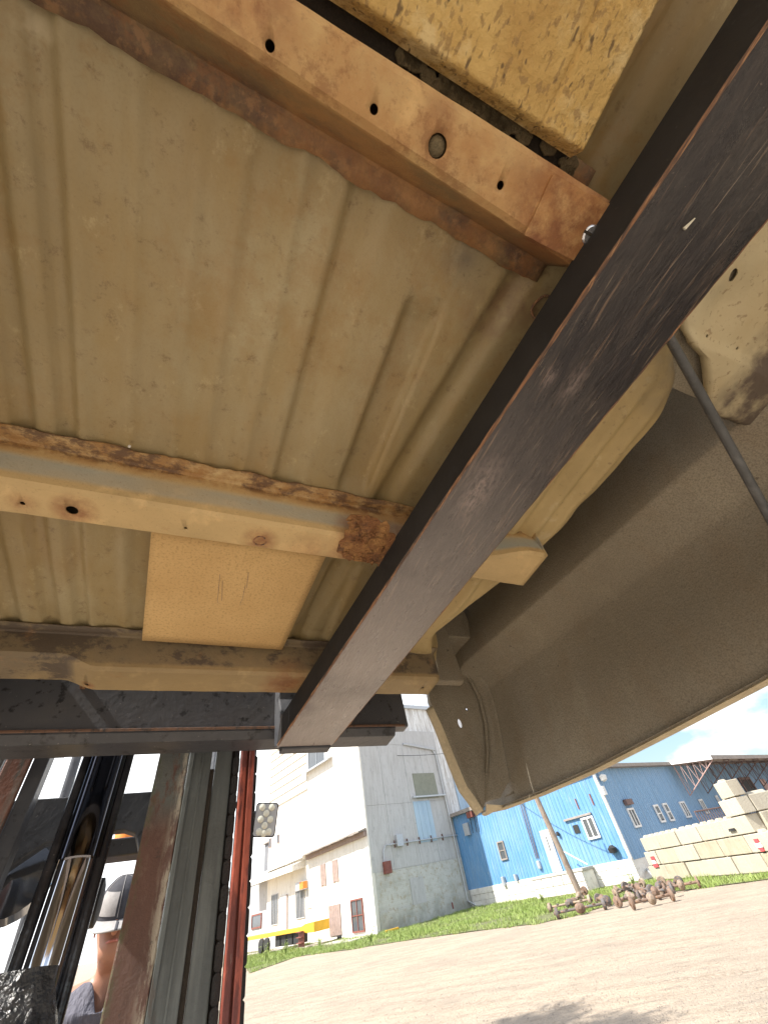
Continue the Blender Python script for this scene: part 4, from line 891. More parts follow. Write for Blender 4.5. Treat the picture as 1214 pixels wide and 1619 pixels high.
def ribbed(plane, a0, a1, z0, z1, d, pitch=.3, h=.03):
    """ribbed sheet wall with thickness: plane 'X' or 'Y' at d"""
    prof = []; t = a0
    while t < a1 - .001:
        for dt, hh in ((0, 0), (pitch * .78, 0), (pitch * .83, h), (pitch * .95, h)):
            if t + dt < a1: prof.append((t + dt, hh))
        t += pitch
    prof.append((a1, 0)); poly = [(q, d - h_) for q, h_ in prof] + [(a1, d + .25), (a0, d + .25)]
    if plane == 'Y': return MB().prism([(q, e, z0) for q, e in poly], (0, 0, z1 - z0))
    return MB().prism([(e, q, z0) for q, e in poly], (0, 0, z1 - z0))

# ---- tower (white grain mill)
tw = gthing('grain_mill', 'tall chalky white grain mill tower with peeling boards and porch', 'building', (XT, YT, 0))
yA = gX(427, 1260, XT).y                    # far end of the front wall
ze = gX(*c8(625, 745), XT).z                # eave of the low front
zA = 18.0
mesh_obj('front_wall', MB().box((XT, YT + .0, 0), (XT + .3, yA, zA)), M['white'], tw)
zs = gY(*c8(660, 965), YT).z                # top of block foundation on the side wall
mesh_obj('side_wall', MB().box((XT + .3, YT, zs), (XC - .002, YT + .3, 13.0)), M['greywall'], tw)
xs_ = gY(*c8(818, 310), YT).x; zg = gY(*c8(818, 310), YT).z; zg2 = gY(*c8(1000, 340), YT).z
mesh_obj('foundation', MB().box((XT + .3, YT - .03, 0), (XC - .002, YT + .3, zs)), M['block'], tw)
mesh_obj('foundation_ledge', MB().box((XT + .3, YT - .10, 0), (XC - .002, YT - .03, 1.0)), M['block'], tw)
# side wall sheets: real panels with open joints
xq = [XT + .02] + [gY(*c8(x, y), YT).x for x, y in ((735, 620), (862, 615), (950, 600), (1040, 590))] + [XC - .05]
for i, (a, b) in enumerate(zip(xq, xq[1:])):
    zq = [zs + .02, gY(*c8(625, 622), YT).z, gY(*c8(600, 310), YT).z, 13.0]
    for j, (c_, d) in enumerate(zip(zq, zq[1:])):
        if j == 2 and a > xs_ - .3: continue
        mesh_obj('wall_sheet', MB().box((a + .012, YT - .03 - .006 * ((i + j) % 2), c_ + .012), (b - .012, YT - .001, min(d, zg if a > xs_ - .3 else d) - .012)), M['greywall'], tw)
mesh_obj('corner_trim', MB().box((XT - .04, YT - .05, 0), (XT + .10, YT + .0, zA)), M['white'], tw)
# tall peeling headhouse behind the gutter
xe = gY(*c8(985, 240), YT + .0).x
mesh_obj('headhouse', MB().box((xs_, YT + .31, zg - 6), (XC + 16, YT + 5, gY(*c8(900, 135), YT + .31).z)), M['whitepeel'], tw)
zh = gY(*c8(900, 135), YT + .31).z
mesh_obj('head_trim', MB().box((xs_, YT + .1, zh), (XC + 16, YT + 5.1, zh + .35)), M['galv'], tw, bevel=.02)
for k in range(7):
    x = xs_ + .4 + k * 1.1; mesh_obj('roof_stay', MB().tube([(x, YT + .3, zh + .35), (x + .8, YT + 1.2, zh + 3.2)], .05, 6), M['galv'], tw)
mesh_obj('gutter', MB().tube([(xs_, YT - .12, zg), (XC - .4, YT - .12, zg2)], .09, 8), M['galv'], tw)
# strips of light blue sheet on the headhouse flank
for x, y, w_ in ((1020, 250, .9), (1062, 330, .6), (1120, 500, 1.2)):
    q = gY(*c8(x, y), YT + .25); mesh_obj('blue_strip', MB().box((q.x, YT + .22, 5.0), (q.x + w_, YT + .305, zh - .8)), M['lightblue'], tw)
# window boards, blue panel, ledge
a, b = sd_box(c8(865, 458), c8(1000, 578), YT, .031, .08); mesh_obj('boarded_window', MB().box(a, b), simple('grey_green_board', (.25, .26, .21), .8, 0, .2, 5, .2), tw)
a, b = sd_box(c8(868, 600), c8(992, 795), YT, .031, .07); 
x0, x1 = min(a[0], b[0]), max(a[0], b[0])
for k in range(4): mesh_obj('blue_board', MB().box((x0 + (x1 - x0) * k / 4 + .01, a[1], a[2]), (x0 + (x1 - x0) * (k + 1) / 4 - .01, b[1] - .01 * (k % 2), b[2])), M['lightblue'], tw)
a, b = sd_box(c8(863, 580), c8(1030, 585), YT, .03, .35); mesh_obj('ledge', MB().box((a[0], a[1], a[2] - .06), (b[0], b[1], a[2] + .06)), M['galv'], tw, bevel=.01)
# downspout and conduit with clamps and boxes
q0, q1 = gY(*c8(1000, 340), YT), gY(*c8(1155, 1060), YT)
xd = XC - .45; mesh_obj('downspout', MB().tube([(xd - .3, YT - .12, zg2), (xd, YT - .15, zg2 - .5), (xd, YT - .15, .5), (xd + .4, YT - .6, .12), (xd + .9, YT - 1.3, .08)], .07, 10), M['galv'], tw)
pts = [gY(*c8(x, y), YT - .15) for x, y in ((728, 905), (722, 850), (732, 822), (760, 815), (830, 805), (950, 790), (1060, 770), (1165, 758))]
for p in pts: p.z = p.z
zc = sum(p.z for p in pts[3:]) / 5
for p in pts[3:]: p.z = zc
mesh_obj('conduit', MB().tube(pts, .05, 10), M['galv'], tw)
for k in range(7):
    x = pts[3].x + (pts[-1].x - pts[3].x) * (k + .3) / 7; mesh_obj('conduit_bracket', MB().box((x - .02, YT - .2, zc - .22), (x + .02, YT - .032, zc + .22)), M['rusttruss'], tw)
for (pa, pb, mt) in (((775, 770), (815, 825), 'galv'), ((715, 905), (755, 962), 'redbrown')):
    a, b = sd_box(c8(*pa), c8(*pb), YT, .032, .35); mesh_obj('junction_box', MB().box(a, b), M[mt], tw, bevel=.02)
a, b = sd_box(c8(850, 990), c8(940, 1105), YT, .031, .09); mesh_obj('blocked_opening', MB().box(a, b), M['greywall'], tw, bevel=.01)
a, b = sd_box(c8(648, 265), c8(750, 282), YT, .031, .09); mesh_obj('vent_hatch', MB().box(a, b), M['greywall'], tw, bevel=.01)
mesh_obj('drain_stub', MB().tube([gY(*c8(1075, 1140), YT - .3), gY(*c8(1068, 1108), YT - .3)], .06, 8), M['redbrown'], tw)
# front wall: lap courses on the far half
yl0 = gX(*c8(340, 540), XT).y
zc0, zc1 = gX(*c8(155, 640), XT).z, 17.5; nC = 9
for k in range(nC):
    z0, z1 = zc0 + (zc1 - zc0) * k / nC, zc0 + (zc1 - zc0) * (k + 1) / nC
    mesh_obj('lap_course', MB().prism([(XT - .001, yl0, z0), (XT - .16, yl0, z0), (XT - .02, yl0, z1), (XT - .001, yl0, z1)], (0, yA - yl0, 0)), M['white'], tw)
for (pa, pb) in (((148, 787), (158, 828)), ((189, 767), (199, 806))):
    a, b = fr_box(c8(*pa), c8(*pb), XT, .001, .08); window(tw, a, b, 'X', 'brown', 0, 0, .05)
a, b = fr_box(c8(345, 350), c8(430, 395), XT, .001, .1); window(tw, a, b, 'X', 'galv', 1, 0, .06)
q0, q1 = gX(*c8(312, 440), XT - .5), gX(*c8(440, 372), XT - .5); mesh_obj('small_awning', MB().prism([(XT, q1.y, q1.z), (XT - .55, q1.y, q1.z - .25), (XT - .55, q1.y, q1.z - .1), (XT, q1.y, q1.z + .15)], (0, q0.y - q1.y, 0)), M['galv'], tw)
# low front annex with ragged eave
zl = gX(*c6(215, 245), XT).z; 
for k in range(26):
    y0 = YT + (yA - YT) * k / 26; y1 = YT + (yA - YT) * (k + 1) / 26; z = ze + (zl - ze) * (k + .5) / 26 + .05 * nz3(k, 0, 0, 1.7)
    pj = .8 if k < 14 else .5
    mesh_obj('eave_sheet', MB().prism([(XT - .001, y0, z), (XT - pj, y0, z - .12), (XT - pj - .01, y0, z - .04), (XT - .001, y0, z + .16)], (0, y1 - y0 - .02, 0)), M['roof' if k < 13 else 'white'], tw)
mesh_obj('eave_shade_strip', MB().prism([(XT - .002, YT + .05, ze - .02), (XT - .30, YT + .05, ze - .06), (XT - .30, YT + .05, ze - .38), (XT - .002, YT + .05, ze - .38)], (0, (yA - YT) * .52, (zl - ze) * .52)), M['brown'], tw)  # strip added to stand in for the dark shaded gap under the eave
for (pa, pb) in (((642, 192), (690, 350)), ((735, 158), (790, 320))):
    a, b = fr_box(c6(*pa), c6(*pb), XT, .001, .07); y0, y1 = sorted((a[1], b[1]))
    for k in range(3): mesh_obj('board', MB().box((a[0], y0 + (y1 - y0) * k / 3 + .008, a[2]), (b[0], y0 + (y1 - y0) * (k + 1) / 3 - .008, b[2] + .05 * (k % 2))), M['brown'], tw)
a, b = fr_box(c6(710, 518), c6(815, 745), XT, .001, .08); y0, y1 = sorted((a[1], b[1]))
dr = mesh_obj('door', MB().box((a[0] + .04, y0, a[2]), (b[0], y1, b[2])), M['brown'], tw)
for k in range(6): mesh_obj('plank', MB().box((a[0], y0 + (y1 - y0) * k / 6 + .01, a[2]), (a[0] + .039, y0 + (y1 - y0) * (k + 1) / 6 - .01, b[2])), M['brown'], dr, off=Vector(tw['_off']))
a, b = fr_box(c6(775, 757), c6(812, 805), XT, .001, .03); mesh_obj('crawl_opening', MB().box(a, b), M['rubber'], tw)
a, b = fr_box(c6(885, 470), c6(1002, 722), XT, .001, .1); window(tw, a, b, 'X', 'redbrown', 1, 1, .09, glass='greenglass' if 'greenglass' in M else 'glass')
for (pa, pb, mu) in (((255, 430), (303, 665), 3), ((447, 388), (520, 610), 5)):
    a, b = fr_box(c6(*pa), c6(*pb), XT, .001, .08); window(tw, a, b, 'X', 'greywall', mu, 0, .05)
a, b = fr_box(c6(322, 438), c6(380, 735), XT, .001, .07); d_ = mesh_obj('door', MB().box(a, b), M['whitepeel'], tw); 
a2, b2 = fr_box(c6(376, 425), c6(382, 740), XT, .07, .1); mesh_obj('door_post', MB().box(a2, b2), M['brown'], d_, off=Vector(tw['_off']))
a, b = fr_box(c6(528, 385), c6(572, 530), XT, .001, .07); window(tw, a, b, 'X', 'white', 0, 0, .06, glass='whitepeel')
a, b = fr_box(c6(480, 330), c6(545, 378), XT, .001, .5); mesh_obj('air_conditioner', MB().box(a, b), M['galv'], tw, bevel=.03)
a, b = fr_box(c6(515, 322), c6(545, 372), XT, .1, .52); mesh_obj('unit_cover', MB().box(a, b), M['orange'], tw)
# porch canopy
q0, q1 = gX(*c6(80, 350), XT - 1.3), gX(*c6(415, 235), XT - 1.3)
mesh_obj('porch_canopy', MB().prism([(XT - .002, q1.y, q1.z + .1), (XT - 1.3, q1.y, q1.z - .05), (XT - 1.3, q1.y, q1.z + .38), (XT - .002, q1.y, q1.z + .65)], (0, q0.y + 2 - q1.y, 0)), M['stone'], tw, bevel=.02)

# low grey shed beyond the tower
sh = gthing('shed', 'low grey shed with small red framed window left of the mill', 'building', (XT + .5, yA, 0))
q0 = gX(*c6(80, 375), XT + .4); mesh_obj('wall', MB().box((XT + .4, yA + .01, 0), (XT + 6, yA + 12, q0.z + .4)), M['greywall'], sh)
mesh_obj('roof', MB().prism([(XT + .1, yA + .01, q0.z + .4), (XT + 6, yA + .01, q0.z + 1.6), (XT + 6, yA + .01, q0.z + 1.8), (XT + .1, yA + .01, q0.z + .55)], (0, 12, 0)), M['roof'], sh)
a, b = fr_box(c6(98, 590), c6(172, 690), XT + .4, .001, .1); window(sh, a, b, 'X', 'redbrown', 0, 0, .12)
bh = gthing('storage_hall', 'plain dark grey metal hall rising behind the low shed', 'building', (XT + 9, yA + 4, 0))
q0 = gX(*c6(150, 50), XT + 9); mesh_obj('wall', ribbed('X', yA + .5, yA + 22, 0, q0.z, XT + 9, .5, .04), M['darkgrey'], bh); mesh_obj('roof', MB().box((XT + 8.7, yA + .4, q0.z), (XT + 15, yA + 22.2, q0.z + .15)), M['roof'], bh)

# ---- blue warehouse
wh = gthing('warehouse', 'bright blue ribbed metal warehouse with white trim and loading canopy', 'building', (XC, YC, 0))
zf = gX(*c1(500, 528), XC).z; zf = max(.5, min(1.6, zf))
zr = gY(*c1(640, 155), YC).z
zr0 = gY(*c1(575, 155), YC).z
xD = XC + 70
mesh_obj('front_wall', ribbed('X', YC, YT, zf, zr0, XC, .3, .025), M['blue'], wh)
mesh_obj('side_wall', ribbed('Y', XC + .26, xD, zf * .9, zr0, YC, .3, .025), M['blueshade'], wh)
# rough stone base: real stones along the front
rs = random.Random(4); y = YC; 
mesh_obj('base_wall', MB().box((XC + .02, YC + .02, 0), (XC + .3, YT, zf)), M['stone'], wh); mesh_obj('base_wall', MB().box((XC + .3, YC + .02, 0), (xD, YC + .3, zf * .9)), M['stone'], wh)
y = YC - .05; cnt = 0
while y < YT - 1:
    z = 0
    w_ = rs.uniform(.5, .95)
    for r_ in range(3):
        h_ = zf / 3
        mb = MB(); mb.box((XC - .07 - rs.uniform(0, .03), y + .004, z + .004), (XC + .019, y + w_ - .004, z + h_ - .004)); mb.v = [(a + .012 * nz3(a, b, c_, 3), b, c_) for a, b, c_ in mb.v]
        if cnt < 90: mesh_obj('stone', mb, M['stone'], wh, bevel=.03); cnt += 1
        z += h_
    y += w_
mesh_obj('corner_trim', MB().box((XC - .06, YC - .06, zf), (XC + .10, YC + .1, zr0)), M['trim'], wh)
mesh_obj('roof', MB().prism([(XC - .4, YC - .45, zr0), (XC - .4, YC - .45, zr0 + .22), (XC - .4, YC + 8, zr0 + .3), (XC - .4, YT + 8, zr0 + .15), (XC - .4, YT + 8, zr0)], (xD - XC + .4, 0, 0)), M['roof'], wh)
# front wall openings
for (pa, pb, mu, ra, fwid, mt) in (((202, 428), (245, 492), 0, 1, .09, 'roof'), ((515, 340), (592, 410), 1, 0, .11, 'trim')):
    a, b = fr_box(c1(*pa), c1(*pb), XC, .03, .11); window(wh, a, b, 'X', mt, mu, ra, fwid)
a, b = fr_box(c1(484, 367), c1(514, 392), XC, .03, .06); mesh_obj('vent_opening', MB().box(a, b), M['rubber'], wh)
for (pa, pb) in (((495, 266), (508, 306)), ((549, 248), (563, 290))): a, b = fr_box(c1(*pa), c1(*pb), XC, .03, .08); mesh_obj('louvre', MB().box(a, b), M['redbrown'], wh)
a, b = fr_box(c1(363, 388), c1(450, 538), XC, .03, .12); 
y0, y1 = sorted((a[1], b[1])); z0, z1 = sorted((a[2], b[2])); z0 = zf + .05; a = (a[0], y0, z0); b = (b[0], y1, z1)
dr = mesh_obj('door', MB().box((a[0] + .03, y0 + .12, z0), (b[0], y1 - .12, z1 - .12)), M['trim'], wh)
off_w = Vector(wh['_off']); fmb = MB(); fmb.box((a[0], y0, z0), (b[0], y0 + .11, z1)); fmb.box((a[0], y1 - .11, z0), (b[0], y1, z1)); fmb.box((a[0], y0 + .11, z1 - .11), (b[0], y1 - .11, z1)); mesh_obj('door_frame', fmb, M['trim'], dr, off=off_w)
mesh_obj('pane', MB().box((a[0] + .02, y0 + .35, z1 - 1.2), (a[0] + .028, y1 - .35, z1 - .35)), M['glass'], dr, off=off_w); mesh_obj('sign', MB().box((a[0] + .02, y0 + .4, z1 - .33), (a[0] + .028, y1 - .45, z1 - .2)), M['blue'], dr, off=off_w)
# stoop in front of the door
q0, q1 = gX(*c1(340, 590), XC - 1.3), gX(*c1(525, 545), XC - 1.3)
st = mesh_obj('stoop', MB().box((XC - 1.35, q1.y, 0), (XC - .13, q0.y, zf - .12)), M['stone'], wh, bevel=.03)
mesh_obj('stoop_slab', MB().box((XC - 1.45, q1.y - .1, zf - .12), (XC - .13, q0.y + .1, zf + .02)), M['yard'], st, off=off_w, bevel=.02)
for k in range(5):
    y0 = q1.y + (q0.y - q1.y) * k / 5
    for z in (0, (zf - .12) / 2): mesh_obj('stone', MB().box((XC - 1.43, y0 + .02, z + .01), (XC - 1.352, y0 + (q0.y - q1.y) / 5 - .02, z + (zf - .12) / 2 - .02)), M['stone'], st, off=off_w, bevel=.03)
mesh_obj('handrail', MB().tube([gX(*c1(448, 462), XC - .7), gX(*c1(540, 512), XC - .7)], .035, 8), M['trim'], wh)
# meters, conduits, fittings on the front wall
for (pa, pb, mt) in (((80, 360), (108, 400), 'galv'), ((600, 430), (615, 470), 'blue'), ((223, 557), (240, 590), 'galv'), ((270, 548), (283, 568), 'galv')):
    a, b = fr_box(c1(*pa), c1(*pb), XC, .03, .28 if mt == 'galv' else .06); mesh_obj('junction_box', MB().box(a, b), M[mt], wh, bevel=.02)
a, b = fr_box(c1(97, 318), c1(122, 333), XC, .03, .4); mesh_obj('insulator_bracket', MB().box(a, b), M['redbrown'], wh, bevel=.02)
for x0, y0, x1, y1 in ((100, 333, 112, 395), (115, 333, 126, 392), (126, 330, 136, 390)): mesh_obj('service_pipe', MB().tube([gX(*c1(x0, y0), XC - .15), gX(*c1(x1, y1), XC - .15)], .03, 6), M['rubber'], wh)
for dx in (0, 10): mesh_obj('service_pipe', MB().tube([gX(*c1(285 + dx, 275), XC - .1), gX(*c1(348 + dx * .8, 490), XC - .1)], .035, 6), M['rusttruss'], wh)
q = gX(*c1(358, 513), XC - .1); mesh_obj('gas_meter', MB().lathe([(.0001, -.25), (.14, -.2), (.16, 0), (.14, .2), (.0001, .25)], 12, Matrix.Translation(q)), M['galv'], wh)
q = gX(*c1(632, 455), XC - .2); mesh_obj('fan_unit', MB().lathe([(.05, -.2), (.25, -.15), (.28, .05), (.1, .2)], 9, Matrix.Translation(q)), M['rubber'], wh); 
q = gX(*c1(428, 398), XC - .15); mesh_obj('wall_lamp', MB().lathe([(.05, -.12), (.12, -.05), (.1, .1), (.03, .14)], 10, Matrix.Translation(q)), M['rubber'], wh)
a, b = fr_box(c1(455, 352), c1(555, 322), XC, .03, .2); mesh_obj('weathered_board', MB().prism([(XC - .03, b[1], b[2]), (XC - .15, b[1], b[2] - .03), (XC - .15, b[1], b[2] + .06), (XC - .03, b[1], b[2] + .09)], (0, a[1] - b[1], 0)), M['roof'], wh)
q = gY(*c1(598, 190), YC - .3); mesh_obj('horn_lamp', MB().lathe([(.05, -.2), (.22, -.1), (.25, .15), (.08, .25)], 12, Matrix.Translation(q)), M['trim'], wh); mesh_obj('lamp_bracket', MB().tube([q, (q.x, YC - .02, q.z + .4)], .03, 6), M['galv'], wh)
q = gY(*c1(595, 240), YC - .15); mesh_obj('alarm_box', MB().box((q.x, YC - .25, q.z - .2), (q.x + .35, YC - .03, q.z + .3)), M['trim'], wh, bevel=.02)
# side wall openings
for (pa, pb, mu, ra) in (((680, 304), (738, 372), 1, 0), ((778, 291), (829, 354), 0, 1), ((812, 285), (863, 349), 0, 1), ((875, 279), (926, 336), 1, 0), ((948, 270), (992, 322), 1, 0), ((1010, 256), (1045, 300), 1, 0)):
    a, b = sd_box(c1(*pa), c1(*pb), YC, .03, .12); window(wh, a, b, 'Y', 'trim', mu, ra, .11)
a, b = sd_box(c1(667, 272), c1(700, 290), YC, .03, .3); mesh_obj('vent_hood', MB().box(a, b), M['rusttruss'], wh, bevel=.03)
a, b = sd_box(c1(1104, 198), c1(1192, 275), YC, .03, .09); mesh_obj('dock_door', MB().box(a, b), M['rubber'], wh); 
xa, xb = sorted((a[0], b[0])); za_, zb2 = sorted((a[2], b[2])); fm_ = MB(); fm_.box((xa - .25, YC - .16, za_), (xa, YC - .03, zb2 + .2)); fm_.box((xb, YC - .16, za_), (xb + .25, YC - .03, zb2 + .2)); fm_.box((xa, YC - .16, zb2), (xb, YC - .03, zb2 + .2)); mesh_obj('door_frame', fm_, M['rusttruss'], wh)
a, b = sd_box(c1(1176, 195), c1(1230, 245), YC, .03, .1); mesh_obj('loading_door', MB().box((max(a[0], xb + .3), a[1], a[2]), (b[0], b[1], b[2])), M['pinktruss'], wh)
# dock, stairs rail
qd = gY(*c1(960, 360), YC - 1.5); zd = gY(*c1(1150, 278), YC - 1.6).z
mesh_obj('loading_dock', MB().box((qd.x, YC - 1.6, 0), (xD - 2, YC - .35, max(.8, zd - 1.0))), M['darkgrey'], wh)
zdk = max(.8, zd - 1.0)
rl = MB(); rl.tube([(qd.x, YC - 1.55, zdk + 1.0), (xD - 3, YC - 1.55, zdk + 1.0)], .05, 6); rail_ = mesh_obj('dock_rail', rl, M['rusttruss'], wh)
for k in range(60): x = qd.x + k * .45; mesh_obj('baluster', MB().tube([(x, YC - 1.55, zdk), (x, YC - 1.55, zdk + 1.0)], .03, 5), M['rusttruss'], rail_, off=off_w)
# loading canopy with trusses
pw = gY(*c1(835, 150), YC); xcn = pw.x; v = gr(*c1(1000, 113)); kx = xcn / v.x; out_pt = v * kx; dep = YC - out_pt.y; zo = out_pt.z + CAM_H
dep = max(3, min(9, dep)); print('canopy', xcn, dep, zo, pw.z, 'zr0', zr0, 'zf', zf, 'ze', ze, 'zh', zh, 'XT', XT, YT, XC, YC, 'hp', hp)
zi = zr0 + .1
mesh_obj('canopy', MB().prism([(xcn, YC - .46, zi), (xcn, YC - dep, zo), (xcn, YC - dep, zo + .12), (xcn, YC - .46, zi + .12)], (xD - xcn, 0, 0)), M['roof'], wh)
mesh_obj('canopy_fascia', MB().prism([(xcn - .06, YC - .46, zi - .1), (xcn - .06, YC - dep - .05, zo - .12), (xcn - .06, YC - dep - .05, zo + .16), (xcn - .06, YC - .46, zi + .16)], (.055, 0, 0)), M['trim'], wh)
mesh_obj('canopy_fascia', MB().box((xcn, YC - dep - .06, zo - .12), (xD, YC - dep - .005, zo + .17)), M['roof'], wh)
def truss(x, mat):
    mb = MB(); n = 6; tp = lambda t: Vector((x, YC - .5 - (dep - .55) * t, zi - .12 + (zo - zi) * t)); bt = lambda t: Vector((x, YC - .5 - (dep - .55) * t, zi - 2.3 + (2.15 + zo - zi) * t))
    mb.tube([tp(0), tp(1)], .035, 5, False); mb.tube([bt(0), bt(1)], .035, 5, False); mb.tube([tp(0), bt(0)], .035, 5, False)
    for k in range(n): mb.tube([tp(k / n), bt((k + .5) / n)], .02, 4, False); mb.tube([bt((k + .5) / n), tp((k + 1) / n)], .02, 4, False)
    return mesh_obj('truss', mb, M[mat], wh)
for k in range(9): truss(xcn + .15 + k * 3.6, 'pinktruss' if k == 0 else 'rusttruss')
for k in range(8): x = xcn + 1.8 + k * 3.6; mesh_obj('purlin', MB().box((xcn + .1, YC - 1 - k * (dep - 1.2) / 8, zi - .14 + (zo - zi) * (k / 8)), (xD - 1, YC - .9 - k * (dep - 1.2) / 8, zi - .02 + (zo - zi) * (k / 8))), M['roof'], wh)

# ================================================================ POLE, WIRES
pb = ground(921, 1424); vtop = ray(846, 1258); rng = Vector((pb.x, pb.y)).length; tt = rng / Vector((vtop.x, vtop.y)).length; ptop = vtop * tt + Vector((0, 0, CAM_H))
pdv = ptop - pb; ph = pdv * (9.5 / pdv.z)
pole = thing('utility_pole', 'weathered wooden utility pole leaning in the grass in front of the blue wall', 'utility pole', None, tuple(pb - Vector((0, 0, .05))))
mesh_obj('pole_shaft', MB().tube([pb - Vector((0, 0, .05)), pb + ph * .3, pb + ph], [.17, .155, .11], 16), M['pole'], pole)
ca = pb + ph * .95; mesh_obj('crossarm', MB().box((-1.1, -.06, -.06), (1.1, .06, .06), Matrix.Translation(ca + Vector((0, .16, 0))) @ Matrix.Rotation(R(40), 4, 'Z')), M['pole'], pole)
for k in (-1, 0, 1): mesh_obj('insulator', MB().lathe([(.05, 0), (.06, .06), (.04, .1), (.05, .16), (.0001, .17)], 10, Matrix.Translation(ca + Vector((0, .16, .06)) + Matrix.Rotation(R(40), 3, 'Z') @ Vector((k * .95, 0, 0)))), M['galv'], pole)
def wire(a, b, sag, r, label, n=24):
    pts = [Vector(a).lerp(Vector(b), t) - Vector((0, 0, sag * 4 * t * (1 - t))) for t in frange(0, 1, n)]
    return tag(mesh_obj('overhead_wire', MB().tube(pts, r, 5), M['rubber']), label, 'wire', 'overhead wires')
gx = lambda x, y, z: GF @ Vector((x, y, z))
wire(pb + ph * .9, gx(XC - .15, gX(*c1(290, 280), XC).y, zr0 - .5), .5, .022, 'black service wire sagging from the pole to the blue wall')
wire(gX_w if False else gx(XT - .1, YT + 1, gY(*c8(600, 335), YT).z), gx(XC - .2, YT - 1.2, gY(*c8(950, 375), YT).z), .2, .02, 'thin wire crossing in front of the mill side wall')

# ================================================================ CONCRETE BLOCK WALL
b0 = ground(1038, 1392); ba = R(-10.5); bu = Vector((-math.sin(ba), -math.cos(ba), 0)); bn = Vector((math.cos(ba), -math.sin(ba), 0))   # bu: towards the near end, bn: away from the camera
WF = Matrix((bu, bn, Vector((0, 0, 1)))).transposed().to_4x4(); WF.translation = b0
bw = thing('block_wall', 'stacked wall of cream cast concrete blocks beside the warehouse', 'wall', WF, (0, 0, 0))
BH = .62
def block(x0, x1, row, y0=0, y1=.6):
    z0 = row * BH
    mb = MB(); j = random.uniform(-.05, .03); mb.box((x0 + .028, y0 + j, z0 + .018), (x1 - .028, y1 + j, z0 + BH - .018))
    for k in range(int((x1 - x0) / .6)):
        cx_ = x0 + .3 + .6 * k; mb.add([(cx_ - .14, y0 + .14 + j, z0 + BH - .012), (cx_ + .14, y0 + .14 + j, z0 + BH - .012), (cx_ + .14, y1 - .14 + j, z0 + BH - .012), (cx_ - .14, y1 - .14 + j, z0 + BH - .012), (cx_ - .09, y0 + .2 + j, z0 + BH + .08), (cx_ + .09, y0 + .2 + j, z0 + BH + .08), (cx_ + .09, y1 - .2 + j, z0 + BH + .08), (cx_ - .09, y1 - .2 + j, z0 + BH + .08)], [(4, 5, 6, 7), (0, 1, 5, 4), (1, 2, 6, 5), (2, 3, 7, 6), (3, 0, 4, 7)])
    return mesh_obj('concrete_block', mb, M['conc'], bw, bevel=.025)
def wall_x(px, py):  # where a bearing meets the face of the wall
    v = ray(px, py); o_ = Vector((0, 0, CAM_H)) - b0; t = -(o_.dot(bn)) / v.dot(bn); p = o_ + v * t; return p.dot(bu), p.z
xr, zr_ = wall_x(*c3(760, 680)); xr2, _ = wall_x(*c3(1135, 780))
L_ = 15.0; rr = random.Random(3)
for row in range(3):
    x = -.3 + (.9 if row == 1 else 0) * 0 + row * .25; first = True
    lim = L_ if row < 2 else xr2
    while x < lim - .3:
        ln = 1.25 if (first and row % 2) else 1.85
        block(x, min(x + ln, lim), row); x += ln; first = False
e3a, e3b = wall_x(*c3(775, 520))[0], wall_x(*c3(1040, 640))[0]; e4a, e4b = wall_x(*c3(740, 380))[0], wall_x(*c3(955, 500))[0]
block(e3a, e3b, 3); block(e4a, e4b, 4)
for row, xe_ in ((2, xr2), (3, e3b)):
    block(xe_ - .62, xe_, row, .66, 1.85)
    if row == 2: block(xe_ - .62, xe_, row, 1.87, 3.1)
# signs bolted to blocks
def wsign(pa, pb, mat, name='sign'):
    (xa_, za__), (xb_, zb__) = wall_x(*pa), wall_x(*pb); return mesh_obj(name, MB().box((min(xa_, xb_), -.09, min(za__, zb__)), (max(xa_, xb_), -.052, max(za__, zb__))), mat, bw)
for a, b, m_ in (((165, 987), (210, 1018), 'red_sign'), ((178, 1020), (222, 1050), 'trim'), ((188, 1052), (242, 1080), 'red_sign'), ((1092, 830), (1150, 862), 'red_sign'), ((1100, 866), (1180, 900), 'trim'), ((1140, 905), (1195, 936), 'red_sign')): wsign(c3(*a), c3(*b), M[m_], 'sign_plate')
for a, b in (((872, 738), (925, 740)), ((872, 752), (925, 754)), ((870, 738), (876, 752)), ((921, 736), (927, 754))): wsign(c3(*a), c3(*b), M['rubber'], 'stencil_bar')
# leaning drain pipe at the end of the wall
tag(mesh_obj('drain_pipe', MB().tube([ground(*c3(220, 1195)), Vector((0, 0, .9)) + ground(1016, 1385), Vector((0, 0, 1.9)) + ground(1012, 1375)], .07, 10), M['galv']), 'grey drain pipe leaning at the left end of the block wall', 'pipe')

# ================================================================ AXLES
def make_axle(mat, mat2, label):
    t = thing('truck_axle', label, 'axle', None, (0, 0, 0), 'scrap truck axles lying in a row on the dirt')
    tb = MB(); tb.tube([(-.78, 0, .2), (-.15, 0, .2)], .045, 10); tb.tube([(.15, 0, .2), (.78, 0, .2)], .045, 10); mesh_obj('axle_tube', tb, mat, t)
    mesh_obj('differential', MB().lathe([(.03, -.16), (.09, -.13), (.15, -.06), (.17, 0), (.15, .06), (.08, .11), (.05, .2), (.06, .24)], 16, Matrix.Translation((0, 0, .2)) @ Matrix.Rotation(R(80), 4, 'X')), mat2, t)
    for s_ in (-1, 1):
        d_ = mesh_obj('brake_drum', MB().lathe([(.04, -.05), (.16, -.05), (.175, -.03), (.175, .045), (.15, .06), (.06, .065), (.05, .11), (.0001, .115)], 18, Matrix.Translation((s_ * .76, 0, .19)) @ Matrix.Rotation(R(90 * s_), 4, 'Y')), mat, t)
        mesh_obj('spring_perch', MB().box((s_ * .45 - .04, -.06, .235), (s_ * .45 + .04, .06, .27)), mat2, t)
    return t
